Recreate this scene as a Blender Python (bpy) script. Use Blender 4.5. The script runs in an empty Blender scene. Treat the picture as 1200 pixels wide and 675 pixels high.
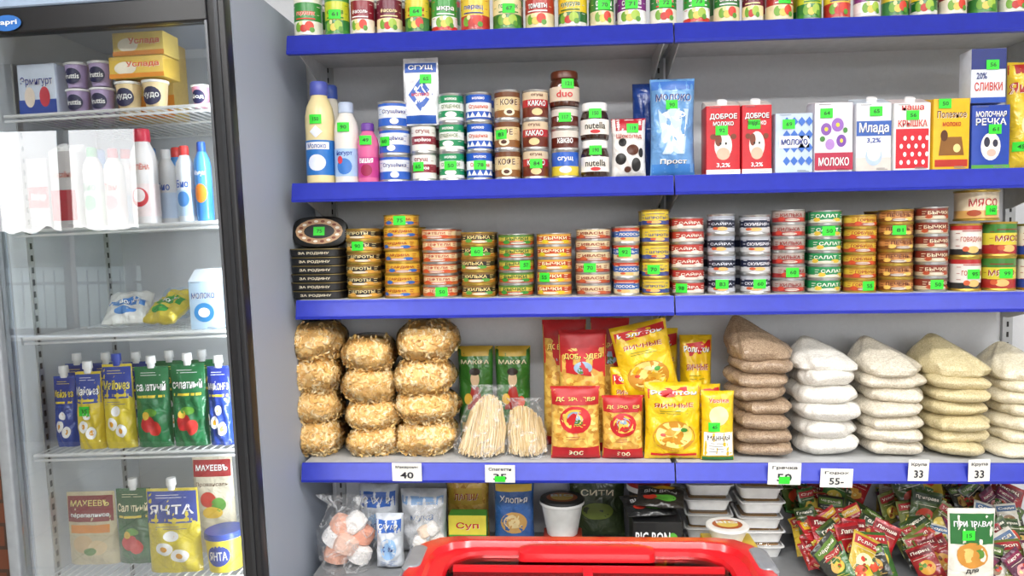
import bpy, math, random
from mathutils import Vector, Matrix, noise
random.seed(7)
sc = bpy.context.scene
try:
    sc.view_settings.view_transform = 'Standard'
    sc.view_settings.look = 'None'
except Exception:
    pass
# ---------------------------------------------------------------- camera
CAM = Vector((0, -2.0, 1.55)); F = 900.0
YAW, PIT, ROL = -0.06, 0.065, 0.017
fw = Vector((math.sin(YAW)*math.cos(PIT), math.cos(YAW)*math.cos(PIT), -math.sin(PIT)))
r0 = fw.cross(Vector((0, 0, 1))).normalized(); u0_ = r0.cross(fw)
rt = r0*math.cos(ROL) - u0_*math.sin(ROL)
up = u0_*math.cos(ROL) + r0*math.sin(ROL)
cd = bpy.data.cameras.new('camera'); cam = bpy.data.objects.new('camera', cd)
sc.collection.objects.link(cam); sc.camera = cam
cam.matrix_world = Matrix(((rt.x, up.x, -fw.x, CAM.x), (rt.y, up.y, -fw.y, CAM.y), (rt.z, up.z, -fw.z, CAM.z), (0, 0, 0, 1)))
cd.sensor_width = 36; cd.lens = F/1200*36; cd.clip_start = .05

def chart(u, v, y):
    d = fw*F + rt*(u-600) + up*(337.5-v)
    t = (y-CAM.y)/d.y
    p = CAM+d*t
    return p.x, p.z
def proj(x, y, z):
    d = Vector((x, y, z))-CAM; w = d.dot(fw)
    return 600+F*d.dot(rt)/w, 337.5-F*d.dot(up)/w
def span(u0, u1, vt, zs, y):
    um = (u0+u1)/2; x = chart(um, 300, y)[0]; vb = proj(x, y, zs)[1]; vm = (vt+vb)/2
    x0 = chart(u0, vm, y)[0]; x1 = chart(u1, vm, y)[0]
    return (x0+x1)/2, x1-x0, chart(um, vt, y)[1]-zs

# ---------------------------------------------------------------- materials
def lin(h):
    h = h.lstrip('#'); o = []
    for i in (0, 2, 4):
        c = int(h[i:i+2], 16)/255
        o.append(c/12.92 if c <= .04045 else ((c+.055)/1.055)**2.4)
    return (*o, 1)
MC = {}
def mat(h, r=.38, m=0.0, bump=0.0, bs=40, var=.12, coat=0.0, nm=None):
    k = (h, r, m, bump, bs, var, coat)
    if k in MC: return MC[k]
    ma = bpy.data.materials.new(nm or ('paint_'+h.strip('#'))); ma.use_nodes = True
    nt = ma.node_tree; p = nt.nodes['Principled BSDF']
    tc = nt.nodes.new('ShaderNodeTexCoord'); n = nt.nodes.new('ShaderNodeTexNoise')
    n.inputs['Scale'].default_value = bs; n.inputs['Detail'].default_value = 2
    nt.links.new(tc.outputs['Object'], n.inputs['Vector'])
    rp = nt.nodes.new('ShaderNodeValToRGB'); c = lin(h)
    rp.color_ramp.elements[0].position = .3; rp.color_ramp.elements[1].position = .7
    rp.color_ramp.elements[0].color = tuple(x*(1-var) for x in c[:3])+(1,)
    rp.color_ramp.elements[1].color = c
    nt.links.new(n.outputs['Fac'], rp.inputs['Fac']); nt.links.new(rp.outputs['Color'], p.inputs['Base Color'])
    p.inputs['Roughness'].default_value = r; p.inputs['Metallic'].default_value = m
    if coat: p.inputs['Coat Weight'].default_value = coat; p.inputs['Coat Roughness'].default_value = .12
    if bump:
        b = nt.nodes.new('ShaderNodeBump'); b.inputs['Strength'].default_value = bump; b.inputs['Distance'].default_value = .012
        n.inputs['Distortion'].default_value = 1.0
        nt.links.new(n.outputs['Fac'], b.inputs['Height']); nt.links.new(b.outputs['Normal'], p.inputs['Normal'])
        if coat: nt.links.new(b.outputs['Normal'], p.inputs['Coat Normal'])
    MC[k] = ma; return ma
def foil(h): return mat(h, .3, 0, .6, 26, .2, .5)
def grain(nm, h1, h2, scale, bump=.5, coat=.5, wr=.35, ws=13):
    ma = bpy.data.materials.new(nm); ma.use_nodes = True
    nt = ma.node_tree; p = nt.nodes['Principled BSDF']
    tc = nt.nodes.new('ShaderNodeTexCoord'); v = nt.nodes.new('ShaderNodeTexVoronoi'); v.inputs['Scale'].default_value = scale
    nt.links.new(tc.outputs['Object'], v.inputs['Vector'])
    rp = nt.nodes.new('ShaderNodeValToRGB'); rp.color_ramp.elements[0].color = lin(h2); rp.color_ramp.elements[1].color = lin(h1)
    sp = nt.nodes.new('ShaderNodeSeparateColor'); nt.links.new(v.outputs['Color'], sp.inputs['Color'])
    nt.links.new(sp.outputs['Red'], rp.inputs['Fac']); nt.links.new(rp.outputs['Color'], p.inputs['Base Color'])
    b = nt.nodes.new('ShaderNodeBump'); b.inputs['Strength'].default_value = bump; b.inputs['Distance'].default_value = .002
    nt.links.new(v.outputs['Distance'], b.inputs['Height'])
    n = nt.nodes.new('ShaderNodeTexNoise'); n.inputs['Scale'].default_value = ws; n.inputs['Detail'].default_value = 4; n.inputs['Distortion'].default_value = .5
    nt.links.new(tc.outputs['Object'], n.inputs['Vector'])
    b2 = nt.nodes.new('ShaderNodeBump'); b2.inputs['Strength'].default_value = wr; b2.inputs['Distance'].default_value = .03
    nt.links.new(n.outputs['Fac'], b2.inputs['Height'])
    b3 = nt.nodes.new('ShaderNodeBump'); b3.inputs['Strength'].default_value = wr*.35; b3.inputs['Distance'].default_value = .03
    nt.links.new(n.outputs['Fac'], b3.inputs['Height']); nt.links.new(b3.outputs['Normal'], b.inputs['Normal'])
    nt.links.new(b.outputs['Normal'], p.inputs['Normal'])
    p.inputs['Roughness'].default_value = .6; p.inputs['Coat Weight'].default_value = coat; p.inputs['Coat Roughness'].default_value = .15
    nt.links.new(b2.outputs['Normal'], p.inputs['Coat Normal'])
    return ma
def clearm(nm, fac_add, tint=(1, 1, 1, 1), ior=1.5, rough=.05, bump=0):
    ma = bpy.data.materials.new(nm); ma.use_nodes = True; nt = ma.node_tree; nt.nodes.clear()
    o = nt.nodes.new('ShaderNodeOutputMaterial'); mx = nt.nodes.new('ShaderNodeMixShader')
    t = nt.nodes.new('ShaderNodeBsdfTransparent'); g = nt.nodes.new('ShaderNodeBsdfGlossy'); f = nt.nodes.new('ShaderNodeFresnel')
    a = nt.nodes.new('ShaderNodeMath'); a.operation = 'ADD'; a.inputs[1].default_value = fac_add; a.use_clamp = True
    t.inputs['Color'].default_value = tint; g.inputs['Roughness'].default_value = rough; f.inputs['IOR'].default_value = ior
    nt.links.new(f.outputs['Fac'], a.inputs[0]); nt.links.new(a.outputs[0], mx.inputs['Fac'])
    nt.links.new(t.outputs[0], mx.inputs[1]); nt.links.new(g.outputs[0], mx.inputs[2]); nt.links.new(mx.outputs[0], o.inputs['Surface'])
    if bump:
        n = nt.nodes.new('ShaderNodeTexNoise'); n.inputs['Scale'].default_value = 30; n.inputs['Distortion'].default_value = 2
        tc = nt.nodes.new('ShaderNodeTexCoord'); nt.links.new(tc.outputs['Object'], n.inputs['Vector'])
        b = nt.nodes.new('ShaderNodeBump'); b.inputs['Strength'].default_value = bump; b.inputs['Distance'].default_value = .02
        nt.links.new(n.outputs['Fac'], b.inputs['Height']); nt.links.new(b.outputs['Normal'], g.inputs['Normal'])
    return ma
def hazem():
    ma = bpy.data.materials.new('hazy_film'); ma.use_nodes = True; nt = ma.node_tree; p = nt.nodes['Principled BSDF']
    p.inputs['Base Color'].default_value = (.9, .91, .92, 1); p.inputs['Roughness'].default_value = .25; p.inputs['Coat Weight'].default_value = .8; p.inputs['Coat Roughness'].default_value = .1
    tc = nt.nodes.new('ShaderNodeTexCoord'); n = nt.nodes.new('ShaderNodeTexNoise'); n.inputs['Scale'].default_value = 22; n.inputs['Detail'].default_value = 3; n.inputs['Distortion'].default_value = 2.5
    nt.links.new(tc.outputs['Object'], n.inputs['Vector']); mr = nt.nodes.new('ShaderNodeMapRange')
    mr.inputs['From Min'].default_value = .5; mr.inputs['From Max'].default_value = .75; mr.inputs['To Min'].default_value = .05; mr.inputs['To Max'].default_value = .55
    nt.links.new(n.outputs['Fac'], mr.inputs['Value']); nt.links.new(mr.outputs[0], p.inputs['Alpha'])
    b = nt.nodes.new('ShaderNodeBump'); b.inputs['Strength'].default_value = .7; b.inputs['Distance'].default_value = .02
    nt.links.new(n.outputs['Fac'], b.inputs['Height']); nt.links.new(b.outputs['Normal'], p.inputs['Normal']); nt.links.new(b.outputs['Normal'], p.inputs['Coat Normal'])
    return ma
GLASS = clearm('door_glass', .045, (.97, .98, .98, 1), 1.5, 0)
FILM = clearm('clear_film', .01, (1, 1, 1, 1), 1.3, .13, .8)
HAZE = hazem()
LID = clearm('clear_lid', .1, (.95, .95, .95, 1), 1.45, .08, .1)
REDGLASS = clearm('freezer_glass', .12, (.9, .4, .4, 1), 1.5, .05)
SIL = mat('#c4c4c2', .28, .85); GOLD = mat('#c9a94e', .3, .8); WHITE = mat('#f2f2ef'); BLACK = mat('#141414', .4)
SHBLUE = mat('#2432ac', .35, .1, nm='blue_rail'); SHGREY = mat('#c8cacb', .5, nm='shelf_grey')

# ---------------------------------------------------------------- text cache
TX = {}
def tmesh(s):
    if s in TX: return TX[s]
    c = bpy.data.curves.new('t', 'FONT'); c.body = s; c.resolution_u = 2; c.offset = .018
    o = bpy.data.objects.new('t', c); sc.collection.objects.link(o)
    dg = bpy.context.evaluated_depsgraph_get(); me = o.evaluated_get(dg).to_mesh()
    v = [(p.co.x, p.co.y) for p in me.vertices]; f = [tuple(p.vertices) for p in me.polygons]
    o.evaluated_get(dg).to_mesh_clear()
    bpy.data.objects.remove(o); bpy.data.curves.remove(c)
    if not v: TX[s] = ([], []); return TX[s]
    x0 = min(a for a, _ in v); x1 = max(a for a, _ in v); y0 = min(b for _, b in v); y1 = max(b for _, b in v)
    v = [((a-x0)/max(1e-6, x1-x0)-.5, (b-y0)/max(1e-6, y1-y0)-.5) for a, b in v]
    TX[s] = (v, f); return TX[s]

# ---------------------------------------------------------------- builder
class B:
    def __init__(s, name, loc=(0, 0, 0), rz=0, parent=None):
        s.name = name; s.loc = loc; s.rz = rz; s.V = []; s.Fc = []; s.MI = []; s.mats = []; s.T = Matrix(); s.st = []; s.parent = parent
    def push(s, M): s.st.append(s.T.copy()); s.T = s.T @ M
    def pop(s): s.T = s.st.pop()
    def mi(s, m):
        if isinstance(m, str): m = mat(m)
        if m not in s.mats: s.mats.append(m)
        return s.mats.index(m)
    def add(s, vs, fs, m):
        o = len(s.V); T = s.T
        s.V.extend([tuple(T @ Vector(v)) for v in vs])
        if isinstance(m, list):
            for f, q in zip(fs, m): s.Fc.append(tuple(i+o for i in f)); s.MI.append(s.mi(q))
        else:
            k = s.mi(m)
            for f in fs: s.Fc.append(tuple(i+o for i in f)); s.MI.append(k)
    def loft(s, secs, m, n=26, e=2, rr=None, cap0=True, cap1=True, disp=None):
        vs = []
        for q in secs:
            z, hx, hy = q[:3]; cx, cy = (q[3], q[4]) if len(q) > 3 else (0, 0)
            if rr is not None:
                r = min(rr, hx*.95, hy*.95); pts = []
                for k, (sx, sy) in enumerate(((1, 1), (-1, 1), (-1, -1), (1, -1))):
                    for j in range(4):
                        a = math.pi/2*(k+j/3); pts.append((sx*(hx-r)+r*math.cos(a), sy*(hy-r)+r*math.sin(a)))
            else:
                pts = []
                for i in range(n):
                    a = 2*math.pi*i/n; c, d = math.cos(a), math.sin(a)
                    pts.append((hx*math.copysign(abs(c)**(2/e), c), hy*math.copysign(abs(d)**(2/e), d)))
            N = len(pts)
            for i, (x, y) in enumerate(pts):
                if disp:
                    k = disp(2*math.pi*i/N, z); x *= k; y *= k
                vs.append((x+cx, y+cy, z))
        fs = []; ms = []
        for j in range(len(secs)-1):
            for i in range(N):
                a = j*N+i; b = j*N+(i+1) % N
                fs.append((a, b, b+N, a+N)); ms.append(m[j] if isinstance(m, list) else m)
        if cap0: fs.append(tuple(reversed(range(N)))); ms.append(m[0] if isinstance(m, list) else m)
        if cap1: fs.append(tuple(range((len(secs)-1)*N, len(secs)*N))); ms.append(m[-1] if isinstance(m, list) else m)
        s.add(vs, fs, ms)
    def box(s, x0, x1, y0, y1, z0, z1, m, bev=.0):
        if bev:
            s.push(Matrix.Translation(((x0+x1)/2, (y0+y1)/2, 0)))
            hx, hy = (x1-x0)/2, (y1-y0)/2
            s.loft([(z0, hx-bev, hy-bev), (z0+bev, hx, hy), (z1-bev, hx, hy), (z1, hx-bev, hy-bev)], m, rr=bev*1.5); s.pop(); return
        vs = [(x0, y0, z0), (x1, y0, z0), (x1, y1, z0), (x0, y1, z0), (x0, y0, z1), (x1, y0, z1), (x1, y1, z1), (x0, y1, z1)]
        s.add(vs, [(3, 2, 1, 0), (4, 5, 6, 7), (0, 1, 5, 4), (1, 2, 6, 5), (2, 3, 7, 6), (3, 0, 4, 7)], m)
    def rod(s, p0, p1, r, m, n=6):
        p0 = Vector(p0); p1 = Vector(p1); d = (p1-p0)
        q = d.to_track_quat('Z', 'Y').to_matrix().to_4x4()
        s.push(Matrix.Translation(p0) @ q); s.loft([(0, r, r), (d.length, r, r)], m, n=n); s.pop()
    def rect(s, sf, x0, x1, z0, z1, m, off=.0007, n=8, k=5):
        vs = [sf(x0+(x1-x0)*i/n, z0+(z1-z0)*j/k, off) for j in range(k+1) for i in range(n+1)]
        fs = [(j*(n+1)+i, j*(n+1)+i+1, (j+1)*(n+1)+i+1, (j+1)*(n+1)+i) for j in range(k) for i in range(n)]
        s.add(vs, fs, m)
    def ell(s, sf, cx, cz, rx, rz, m, off=.0010):
        n = 18; vs = [sf(cx, cz, off)]
        for q in (.5, 1):
            for i in range(n):
                a = 2*math.pi*i/n; vs.append(sf(cx+rx*q*math.cos(a), cz+rz*q*math.sin(a), off))
        fs = [(0, 1+i, 1+(i+1) % n) for i in range(n)]+[(1+i, 1+n+i, 1+n+(i+1) % n, 1+(i+1) % n) for i in range(n)]
        s.add(vs, fs, m)
    def poly(s, sf, pts, m, off=.0010):
        cx = sum(p[0] for p in pts)/len(pts); cz = sum(p[1] for p in pts)/len(pts); n = len(pts)*3; P = []
        for i, p in enumerate(pts):
            q = pts[(i+1) % len(pts)]
            for k in range(3): P.append((p[0]+(q[0]-p[0])*k/3, p[1]+(q[1]-p[1])*k/3))
        vs = [sf(cx, cz, off)]+[sf((cx+a)/2, (cz+b)/2, off) for a, b in P]+[sf(a, b, off) for a, b in P]
        fs = [(0, 1+i, 1+(i+1) % n) for i in range(n)]+[(1+i, 1+n+i, 1+n+(i+1) % n, 1+(i+1) % n) for i in range(n)]
        s.add(vs, fs, m)
    def text(s, sf, t, cx, cz, w, h, m, off=.0016):
        v, f = tmesh(t)
        if v: s.add([sf(cx+a*w, cz+b*h, off) for a, b in v], f, m)
    def sticker(s, sf, cx, cz, t):
        s.rect(sf, cx-.0155, cx+.0155, cz-.012, cz+.012, mat('#35dc34', .5), .0026, 4, 2)
        s.text(sf, t, cx+.001, cz, .015, .010, mat('#1a5a20'), .0032)
    def dec(s, sf, W, H, items, z0=0):
        X = lambda a: (a-.5)*W
        Z = lambda a: z0+a*H
        lay = 0
        for it in items:
            k = it[0]; lay += 1; o = .0005+min(.0018, .00018*lay)
            if k == 'r': s.rect(sf, X(it[1]), X(it[2]), Z(it[3]), Z(it[4]), it[5], o)
            elif k == 'e': s.ell(sf, X(it[1]), Z(it[2]), it[3]*W, it[4]*H, it[5], o)
            elif k == 'p': s.poly(sf, [(X(a), Z(b)) for a, b in it[1]], it[2], o)
            elif k == 't':
                if it[5]*H > .010 and W*it[4] > .045 and isinstance(it[6], str):
                    c = lin(it[6]); l = c[0]*.3+c[1]*.6+c[2]*.1
                    s.text(sf, it[1], X(it[2])+.0012, Z(it[3])-.0010, it[4]*W, it[5]*H, '#2a2420' if l > .35 else '#f4ecd8', o)
                s.text(sf, it[1], X(it[2]), Z(it[3]), it[4]*W, it[5]*H, it[6], o+.0003)
            elif k == 'l':
                for q in range(it[5]):
                    zc = it[3]+(it[4]-it[3])*(q+.5)/it[5]; s.rect(sf, X(it[1]), X(it[2]-(it[2]-it[1])*.25*(q % 2)), Z(zc)-.0006, Z(zc)+.0006, it[6], o, 3, 1)
            elif k == 's': s.sticker(sf, X(it[1]), Z(it[2]), it[3])
    def done(s):
        me = bpy.data.meshes.new(s.name); me.from_pydata(s.V, [], s.Fc)
        for m in s.mats: me.materials.append(m)
        me.polygons.foreach_set('material_index', s.MI)
        me.polygons.foreach_set('use_smooth', [True]*len(s.Fc))
        me.update()
        try: me.set_sharp_from_angle(angle=.65)
        except Exception: pass
        o = bpy.data.objects.new(s.name, me); sc.collection.objects.link(o)
        o.location = s.loc; o.rotation_euler = (0, 0, s.rz)
        if s.parent: o.parent = s.parent
        return o
def Tr(x, y, z): return Matrix.Translation((x, y, z))
def R(a, ax): return Matrix.Rotation(a, 4, ax)
def cyl(r, z0=0): return lambda x, z, o: ((r+o)*math.sin(x/r), -(r+o)*math.cos(x/r), z)
def flat(y): return lambda x, z, o: (x, y-o, z)

# ---------------------------------------------------------------- product shapes
def can(b, r, h, z, bands, items, rim=SIL, rot=0):
    b.push(Tr(0, 0, z+.0003) @ R(rot, 'Z')); g = .96*r; e = min(.006, h*.12)
    b.loft([(0, r*.9, r*.9), (0, r, r), (e*.6, r, r), (e, g, g)], rim, cap1=False)
    zs = [e]+[e+(h-2*e)*f for f, _ in bands]; zs[-1] = h-e
    b.loft([(q, g, g) for q in zs], [c if not isinstance(c, str) else mat(c, .28, 0, 0, 40, .1, .3) for _, c in bands], cap0=False, cap1=False)
    b.loft([(h-e, g, g), (h-e*.6, r, r), (h-.0006, r, r), (h-.0006, r*.93, r*.93), (h-e*.9, r*.9, r*.9)], rim, cap0=False)
    b.dec(cyl(g), 2.3*g, h-2*e, items, e); b.pop()
def stack(name, u0, u1, vt, zs, n, bands, items, rim=SIL, y0=.015, back=1, st=None, extra=None, fine=None):
    yc = y0+.04; x, W, H = span(u0, u1, vt, zs, yc); r = W/2*.98; h = H/n; yc = y0+r
    b = B(name, (x, yc, zs))
    for k in range(n):
        its = list(items)
        if fine: its += [('l', .02, .14, .2, .85, 3, fine), ('l', .86, .98, .2, .85, 3, fine)]
        if st and st[0] == k: its.append(('s', st[1], .5, st[2]))
        jx = random.uniform(-.0015, .0015)
        b.push(Tr(jx, random.uniform(-.001, .001), 0)); can(b, r, h, k*h, bands, its, rim, random.uniform(-.25, .25)); b.pop()
    if back:
        for k in range(n-random.choice((0, 0, 1))):
            b.push(Tr(0, 2*r+.004, 0)); can(b, r, h, k*h, bands, [], rim); b.pop()
    return b.done()
def pillow(b, W, H, T, base, items=(), kind='pillow', seam=None, wr=.0015, seed=0, nz=26, nx=20):
    rs = random.Random(seed); p = [rs.uniform(0, 6.3) for _ in range(4)]
    if isinstance(base, str): base = foil(base)
    def t(x, z):
        a = max(0, 1-abs(2*x/W)**2.6)**.55; q = min(1, max(0, z/H))
        if kind == 'doy': c = max(0, 1-q**1.6)**.75*(.55+.45*min(1, q*8))
        else: c = max(0, 1-abs(2*q-1)**4)**.5
        w = wr*(math.sin(38*x/W*.5+9*q+p[0])+math.sin(14*q+7*x/W+p[1])+.6*math.sin(31*q-11*x/W+p[2]))
        return max(0, T/2*a*c+w*a*c)+.0008
    def sx(z):
        q = min(1, max(0, z/H)); return 1-.05*math.sin(math.pi*q) if kind != 'doy' else 1-.03*q
    sf = lambda x, z, o: (x*sx(z), -t(x, z)-o, z)
    vs = []; fs = []; ms = []
    for side in (-1, 1):
        for j in range(nz+1):
            for i in range(nx+1):
                x = W*(i/nx-.5); z = H*j/nz; vs.append((x*sx(z), side*t(x, z), z))
    N = (nx+1)*(nz+1); smt = seam or base
    for j in range(nz):
        mm = smt if (j >= nz-1 or (j < 1 and kind != 'doy')) else base
        for i in range(nx):
            a = j*(nx+1)+i
            fs.append((a, a+1, a+nx+2, a+nx+1)); ms.append(mm)
            fs.append((N+a+nx+1, N+a+nx+2, N+a+1, N+a)); ms.append(mm)
        a = j*(nx+1); c = a+nx
        fs.append((a, a+nx+1, N+a+nx+1, N+a)); ms.append(mm); fs.append((c, N+c, N+c+nx+1, c+nx+1)); ms.append(mm)
    for i in range(nx):
        fs.append((i+1, i, N+i, N+i+1)); ms.append(base); a = nz*(nx+1)+i; fs.append((a, a+1, N+a+1, N+a)); ms.append(smt)
    b.add(vs, fs, ms); b.dec(sf, W, H, items); return sf
def pack(name, u0, u1, vt, zs, y, T, base, items=(), kind='pillow', seam=None, lean=0, tilt=0, seed=0, cap=None, wr=.0015, lift=0):
    x, W, H = span(u0, u1, vt, zs+lift, y); b = B(name, (x, y+T/2, zs+lift+.001))
    b.push(R(tilt, 'Y') @ R(-lean, 'X')); pillow(b, W, H, T, base, items, kind, seam, wr, seed)
    if cap:
        b.loft([(H-.004, .009, .007), (H+.008, .009, .009), (H+.008, .012, .012), (H+.026, .011, .011)], mat(cap, .3), n=14)
    b.pop(); return b.done()
def boxp(name, u0, u1, vt, zs, y, D, col, items=(), side=None, top=None, rz=0, lift=0):
    x, W, H = span(u0, u1, vt, zs+lift, y); b = B(name, (x, y+D/2, zs+lift), rz)
    b.box(-W/2, W/2, -D/2, D/2, 0, H, mat(col, .35), .0015)
    b.dec(flat(-D/2), W, H, items); return b.done()
def carton(name, u0, u1, vt, zs, y, D, col, items, top='#f2f2ef', cap='#ffffff', gable=.1):
    x, W, H = span(u0, u1, vt, zs, y); b = B(name, (x, y+D/2, zs)); W *= .97; hb = H*(1-gable); c = mat(col, .3)
    b.loft([(0, W/2-.002, D/2-.002), (.002, W/2, D/2), (hb, W/2, D/2)], c, rr=.002, cap1=False)
    b.loft([(hb, W/2, D/2), (H*.985, W/2*.98, D/2*.35, 0, D/2*.55)], mat(top, .3), rr=.002, cap0=False)
    b.loft([(H*.985, W/2*.98, .002, 0, D/2*.6), (H, W/2*.98, .002, 0, D/2*.6)], mat(top, .3), rr=.001)
    if cap:
        b.push(Tr(0, -D*.22, hb+H*gable*.3) @ R(math.atan2(H*gable, D*.6), 'X')); b.loft([(-.003, .013, .013), (.010, .013, .013), (.012, .011, .011)], mat(cap, .35), n=18); b.pop()
    b.dec(flat(-D/2), W, hb, list(items)+[('l', .1, .42, .965, .99, 1, '#7a7a80'), ('l', .58, .9, .015, .05, 2, '#8a8a90')]); return b.done()
def bottle(name, u0, u1, vt, zs, y, col, items, cap, lab=None, sh='milk', labz=(.08, .42)):
    x, W, H = span(u0, u1, vt, zs, y); r = W/2; b = B(name, (x, y+r, zs)); c = mat(col, .25, 0, 0, 40, .05)
    P = [(0, .85), (.01, .97), (.05, 1), (.1, .98), (.5, .98), (.56, 1), (.66, .99), (.75, .88), (.81, .70), (.85, .56), (.87, .54)]
    k = .62
    if sh == 'straight': P = [(0, .85), (.01, .97), (.04, 1), (.7, 1), (.78, .9), (.85, .6), (.88, .5)]; k = .52
    b.loft([(q*H, w*r, w*r) for q, w in P], c, n=28)
    b.loft([(.865*H, (k-.05)*r, (k-.05)*r), (.875*H, k*r, k*r), (.985*H, (k-.02)*r, (k-.02)*r), (H, (k-.1)*r, (k-.1)*r)], mat(cap, .35), n=22)
    if lab:
        b.loft([(labz[0]*H, r*1.012, r*1.012), (labz[1]*H, r*1.012, r*1.012)], mat(lab, .3), n=30, cap0=False, cap1=False)
    b.dec(cyl(r*1.015), 2.2*r, H, items); return b.done()
def jar(b, r, h, z, body, lid, items, labcol=None):
    b.push(Tr(0, 0, z))
    b.loft([(0, .85*r, .85*r), (.03*h, .97*r, .97*r), (.1*h, r, r), (.6*h, r, r), (.72*h, .92*r, .92*r), (.79*h, .8*r, .8*r)], mat(body, .12, coat=.6), n=28)
    if labcol: b.loft([(.15*h, 1.012*r, 1.012*r), (.55*h, 1.012*r, 1.012*r)], mat(labcol, .35), cap0=False, cap1=False, n=28)
    b.loft([(.78*h, .84*r, .84*r), (.8*h, .9*r, .9*r), (.97*h, .9*r, .9*r), (h, .85*r, .85*r)], mat(lid, .3), n=28)
    b.dec(cyl(1.013*r), 2.2*r, h, items); b.pop()

# ================================================================ ROOM
YW = .30
CE = 2.95; XL, XR, YF = -4.6, 3.4, -4.3
wallm = mat('#d6d8dc', .7, 0, .05, 60, .04, nm='wall_paint')
def plain(name, x0, x1, y0, y1, z0, z1, m):
    b = B(name); b.box(x0, x1, y0, y1, z0, z1, m); return b.done()
plain('wall_back', XL, XR, YW, YW+.1, 0, CE, wallm)
plain('wall_left', XL-.1, XL, YF, YW+.1, 0, CE, mat('#b5a48c', .7))
plain('wall_right', XR, XR+.1, YF, YW+.1, 0, CE, wallm)
plain('ceiling', XL-.1, XR+.1, YF-.1, YW+.1, CE, CE+.1, mat('#f4f4f2', .8))
fm = bpy.data.materials.new('floor_tile'); fm.use_nodes = True; nt = fm.node_tree
bk = nt.nodes.new('ShaderNodeTexBrick'); bk.offset = 0; bk.inputs['Scale'].default_value = 1.0
bk.inputs['Brick Width'].default_value = .4; bk.inputs['Row Height'].default_value = .4; bk.inputs['Mortar Size'].default_value = .006
bk.inputs['Color1'].default_value = lin('#b9b2a6'); bk.inputs['Color2'].default_value = lin('#aea698'); bk.inputs['Mortar'].default_value = lin('#6d6860')
tc = nt.nodes.new('ShaderNodeTexCoord'); nt.links.new(tc.outputs['Object'], bk.inputs['Vector'])
nt.links.new(bk.outputs['Color'], nt.nodes['Principled BSDF'].inputs['Base Color']); nt.nodes['Principled BSDF'].inputs['Roughness'].default_value = .3
plain('floor', XL-.1, XR+.1, YF-.1, YW+.1, -.1, 0, fm)
W1 = (-4.5, -3.2); W2_FILL = (-.9, 2.4); WZS = ((.85, 2.5), (.85, 2.35))  # second opening is an added window behind the camera, for front fill light
b = B('wall_front'); wm = mat('#7d705c', .7)
for xa, xb in ((XL, W1[0]), (W1[1], W2_FILL[0]), (W2_FILL[1], XR)): b.box(xa, xb, YF-.15, YF, 0, CE, wm)
for wx, WZ in zip((W1, W2_FILL), WZS): b.box(wx[0], wx[1], YF-.15, YF, 0, WZ[0], wm); b.box(wx[0], wx[1], YF-.15, YF, WZ[1], CE, wm)
b.done()
for i, (wx, WZ) in enumerate(zip((W1, W2_FILL), WZS)):  # first window shows in the door glass; the second is added fill, unseen
    b = B('window_%d' % (i+1)); n = 2 if i == 0 else 4; wf = mat('#6a5a48', .5) if i == 0 else WHITE
    for k in range(n+1):
        x = wx[0]+.025+(wx[1]-wx[0]-.05)*k/n; b.box(x-.03, x+.03, YF-.11, YF-.05, WZ[0], WZ[1], wf)
    for z in (WZ[0], WZ[1]-.05): b.box(wx[0], wx[1], YF-.1, YF-.06, z, z+.05, wf)
    b.box(wx[0]-.03, wx[1]+.03, YF-.05, YF+.12, WZ[0]-.03, WZ[0]-.001, WHITE); b.done()
plain('ground_outside', -90, 60, -110, YF-.16, -.3, -.2, mat('#4a4f3a', .9, bs=1))
b = B('garden_fence')
for k in range(120):
    x = -18+k*.16; b.rod((x, -9, -.2), (x, -9, 1.2), .012, BLACK, 5)
b.box(-18, -.5, -9.02, -8.98, .05, .09, BLACK); b.box(-18, -.5, -9.02, -8.98, 1.0, 1.04, BLACK)
for k in range(9): b.box(-18+k*2-.05, -18+k*2+.05, -9.05, -8.95, -.2, 1.3, BLACK)
b.done()
# hedge / tree line across the street: a solid undulating mass
b = B('tree_line', (0, -60, -.2)); hedge = mat('#3e4526', .95, 0, .6, 1.2, .5); nseg = 260; vs = []
for i in range(nseg+1):
    x = -85+95*i/nseg; top = 3.0+1.1*noise.noise(Vector((x*.16, 0, 0)))+.5*noise.noise(Vector((x*.7, 3, 0)))+.2*noise.noise(Vector((x*2.1, 7, 0)))
    for yy, zz in ((.9, 0), (1.2, top*.5), (.7, top*.85), (0, top), (-1.2, top*.6), (-1.4, 0)): vs.append((x, yy, zz))
fs = [(i*6+j, i*6+j+1, (i+1)*6+j+1, (i+1)*6+j) for i in range(nseg) for j in range(5)]
b.add(vs, fs, hedge); b.done()
def lamp(x, y, e, sx=1.2, sy=.3):
    b = B('ceiling_light', (x, y, CE-.06)); em = bpy.data.materials.get('lamp_diffuser')
    if not em:
        em = bpy.data.materials.new('lamp_diffuser'); em.use_nodes = True; p = em.node_tree.nodes['Principled BSDF']
        p.inputs['Emission Color'].default_value = (1, .99, .97, 1); p.inputs['Emission Strength'].default_value = 4
    b.box(-sx/2-.02, sx/2+.02, -sy/2-.02, sy/2+.02, .0, .06, WHITE); b.box(-sx/2, sx/2, -sy/2, sy/2, -.004, .0, em); b.done()
    l = bpy.data.lights.new('ceiling_lamp_light', 'AREA'); l.shape = 'RECTANGLE'; l.size = sx; l.size_y = sy; l.energy = e; l.color = (1, .99, .975)
    o = bpy.data.objects.new('ceiling_lamp_light', l); o.location = (x, y, CE-.075); sc.collection.objects.link(o)
for x in (-1.3, .3, 1.9): lamp(x, -1.5, 25 if x < 1 else 18)
for x in (-1.3, .3, 1.9): lamp(x, -2.8, 43 if x < 1 else 33)
w = bpy.data.worlds.new('sky'); sc.world = w; w.use_nodes = True; nt = w.node_tree
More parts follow.
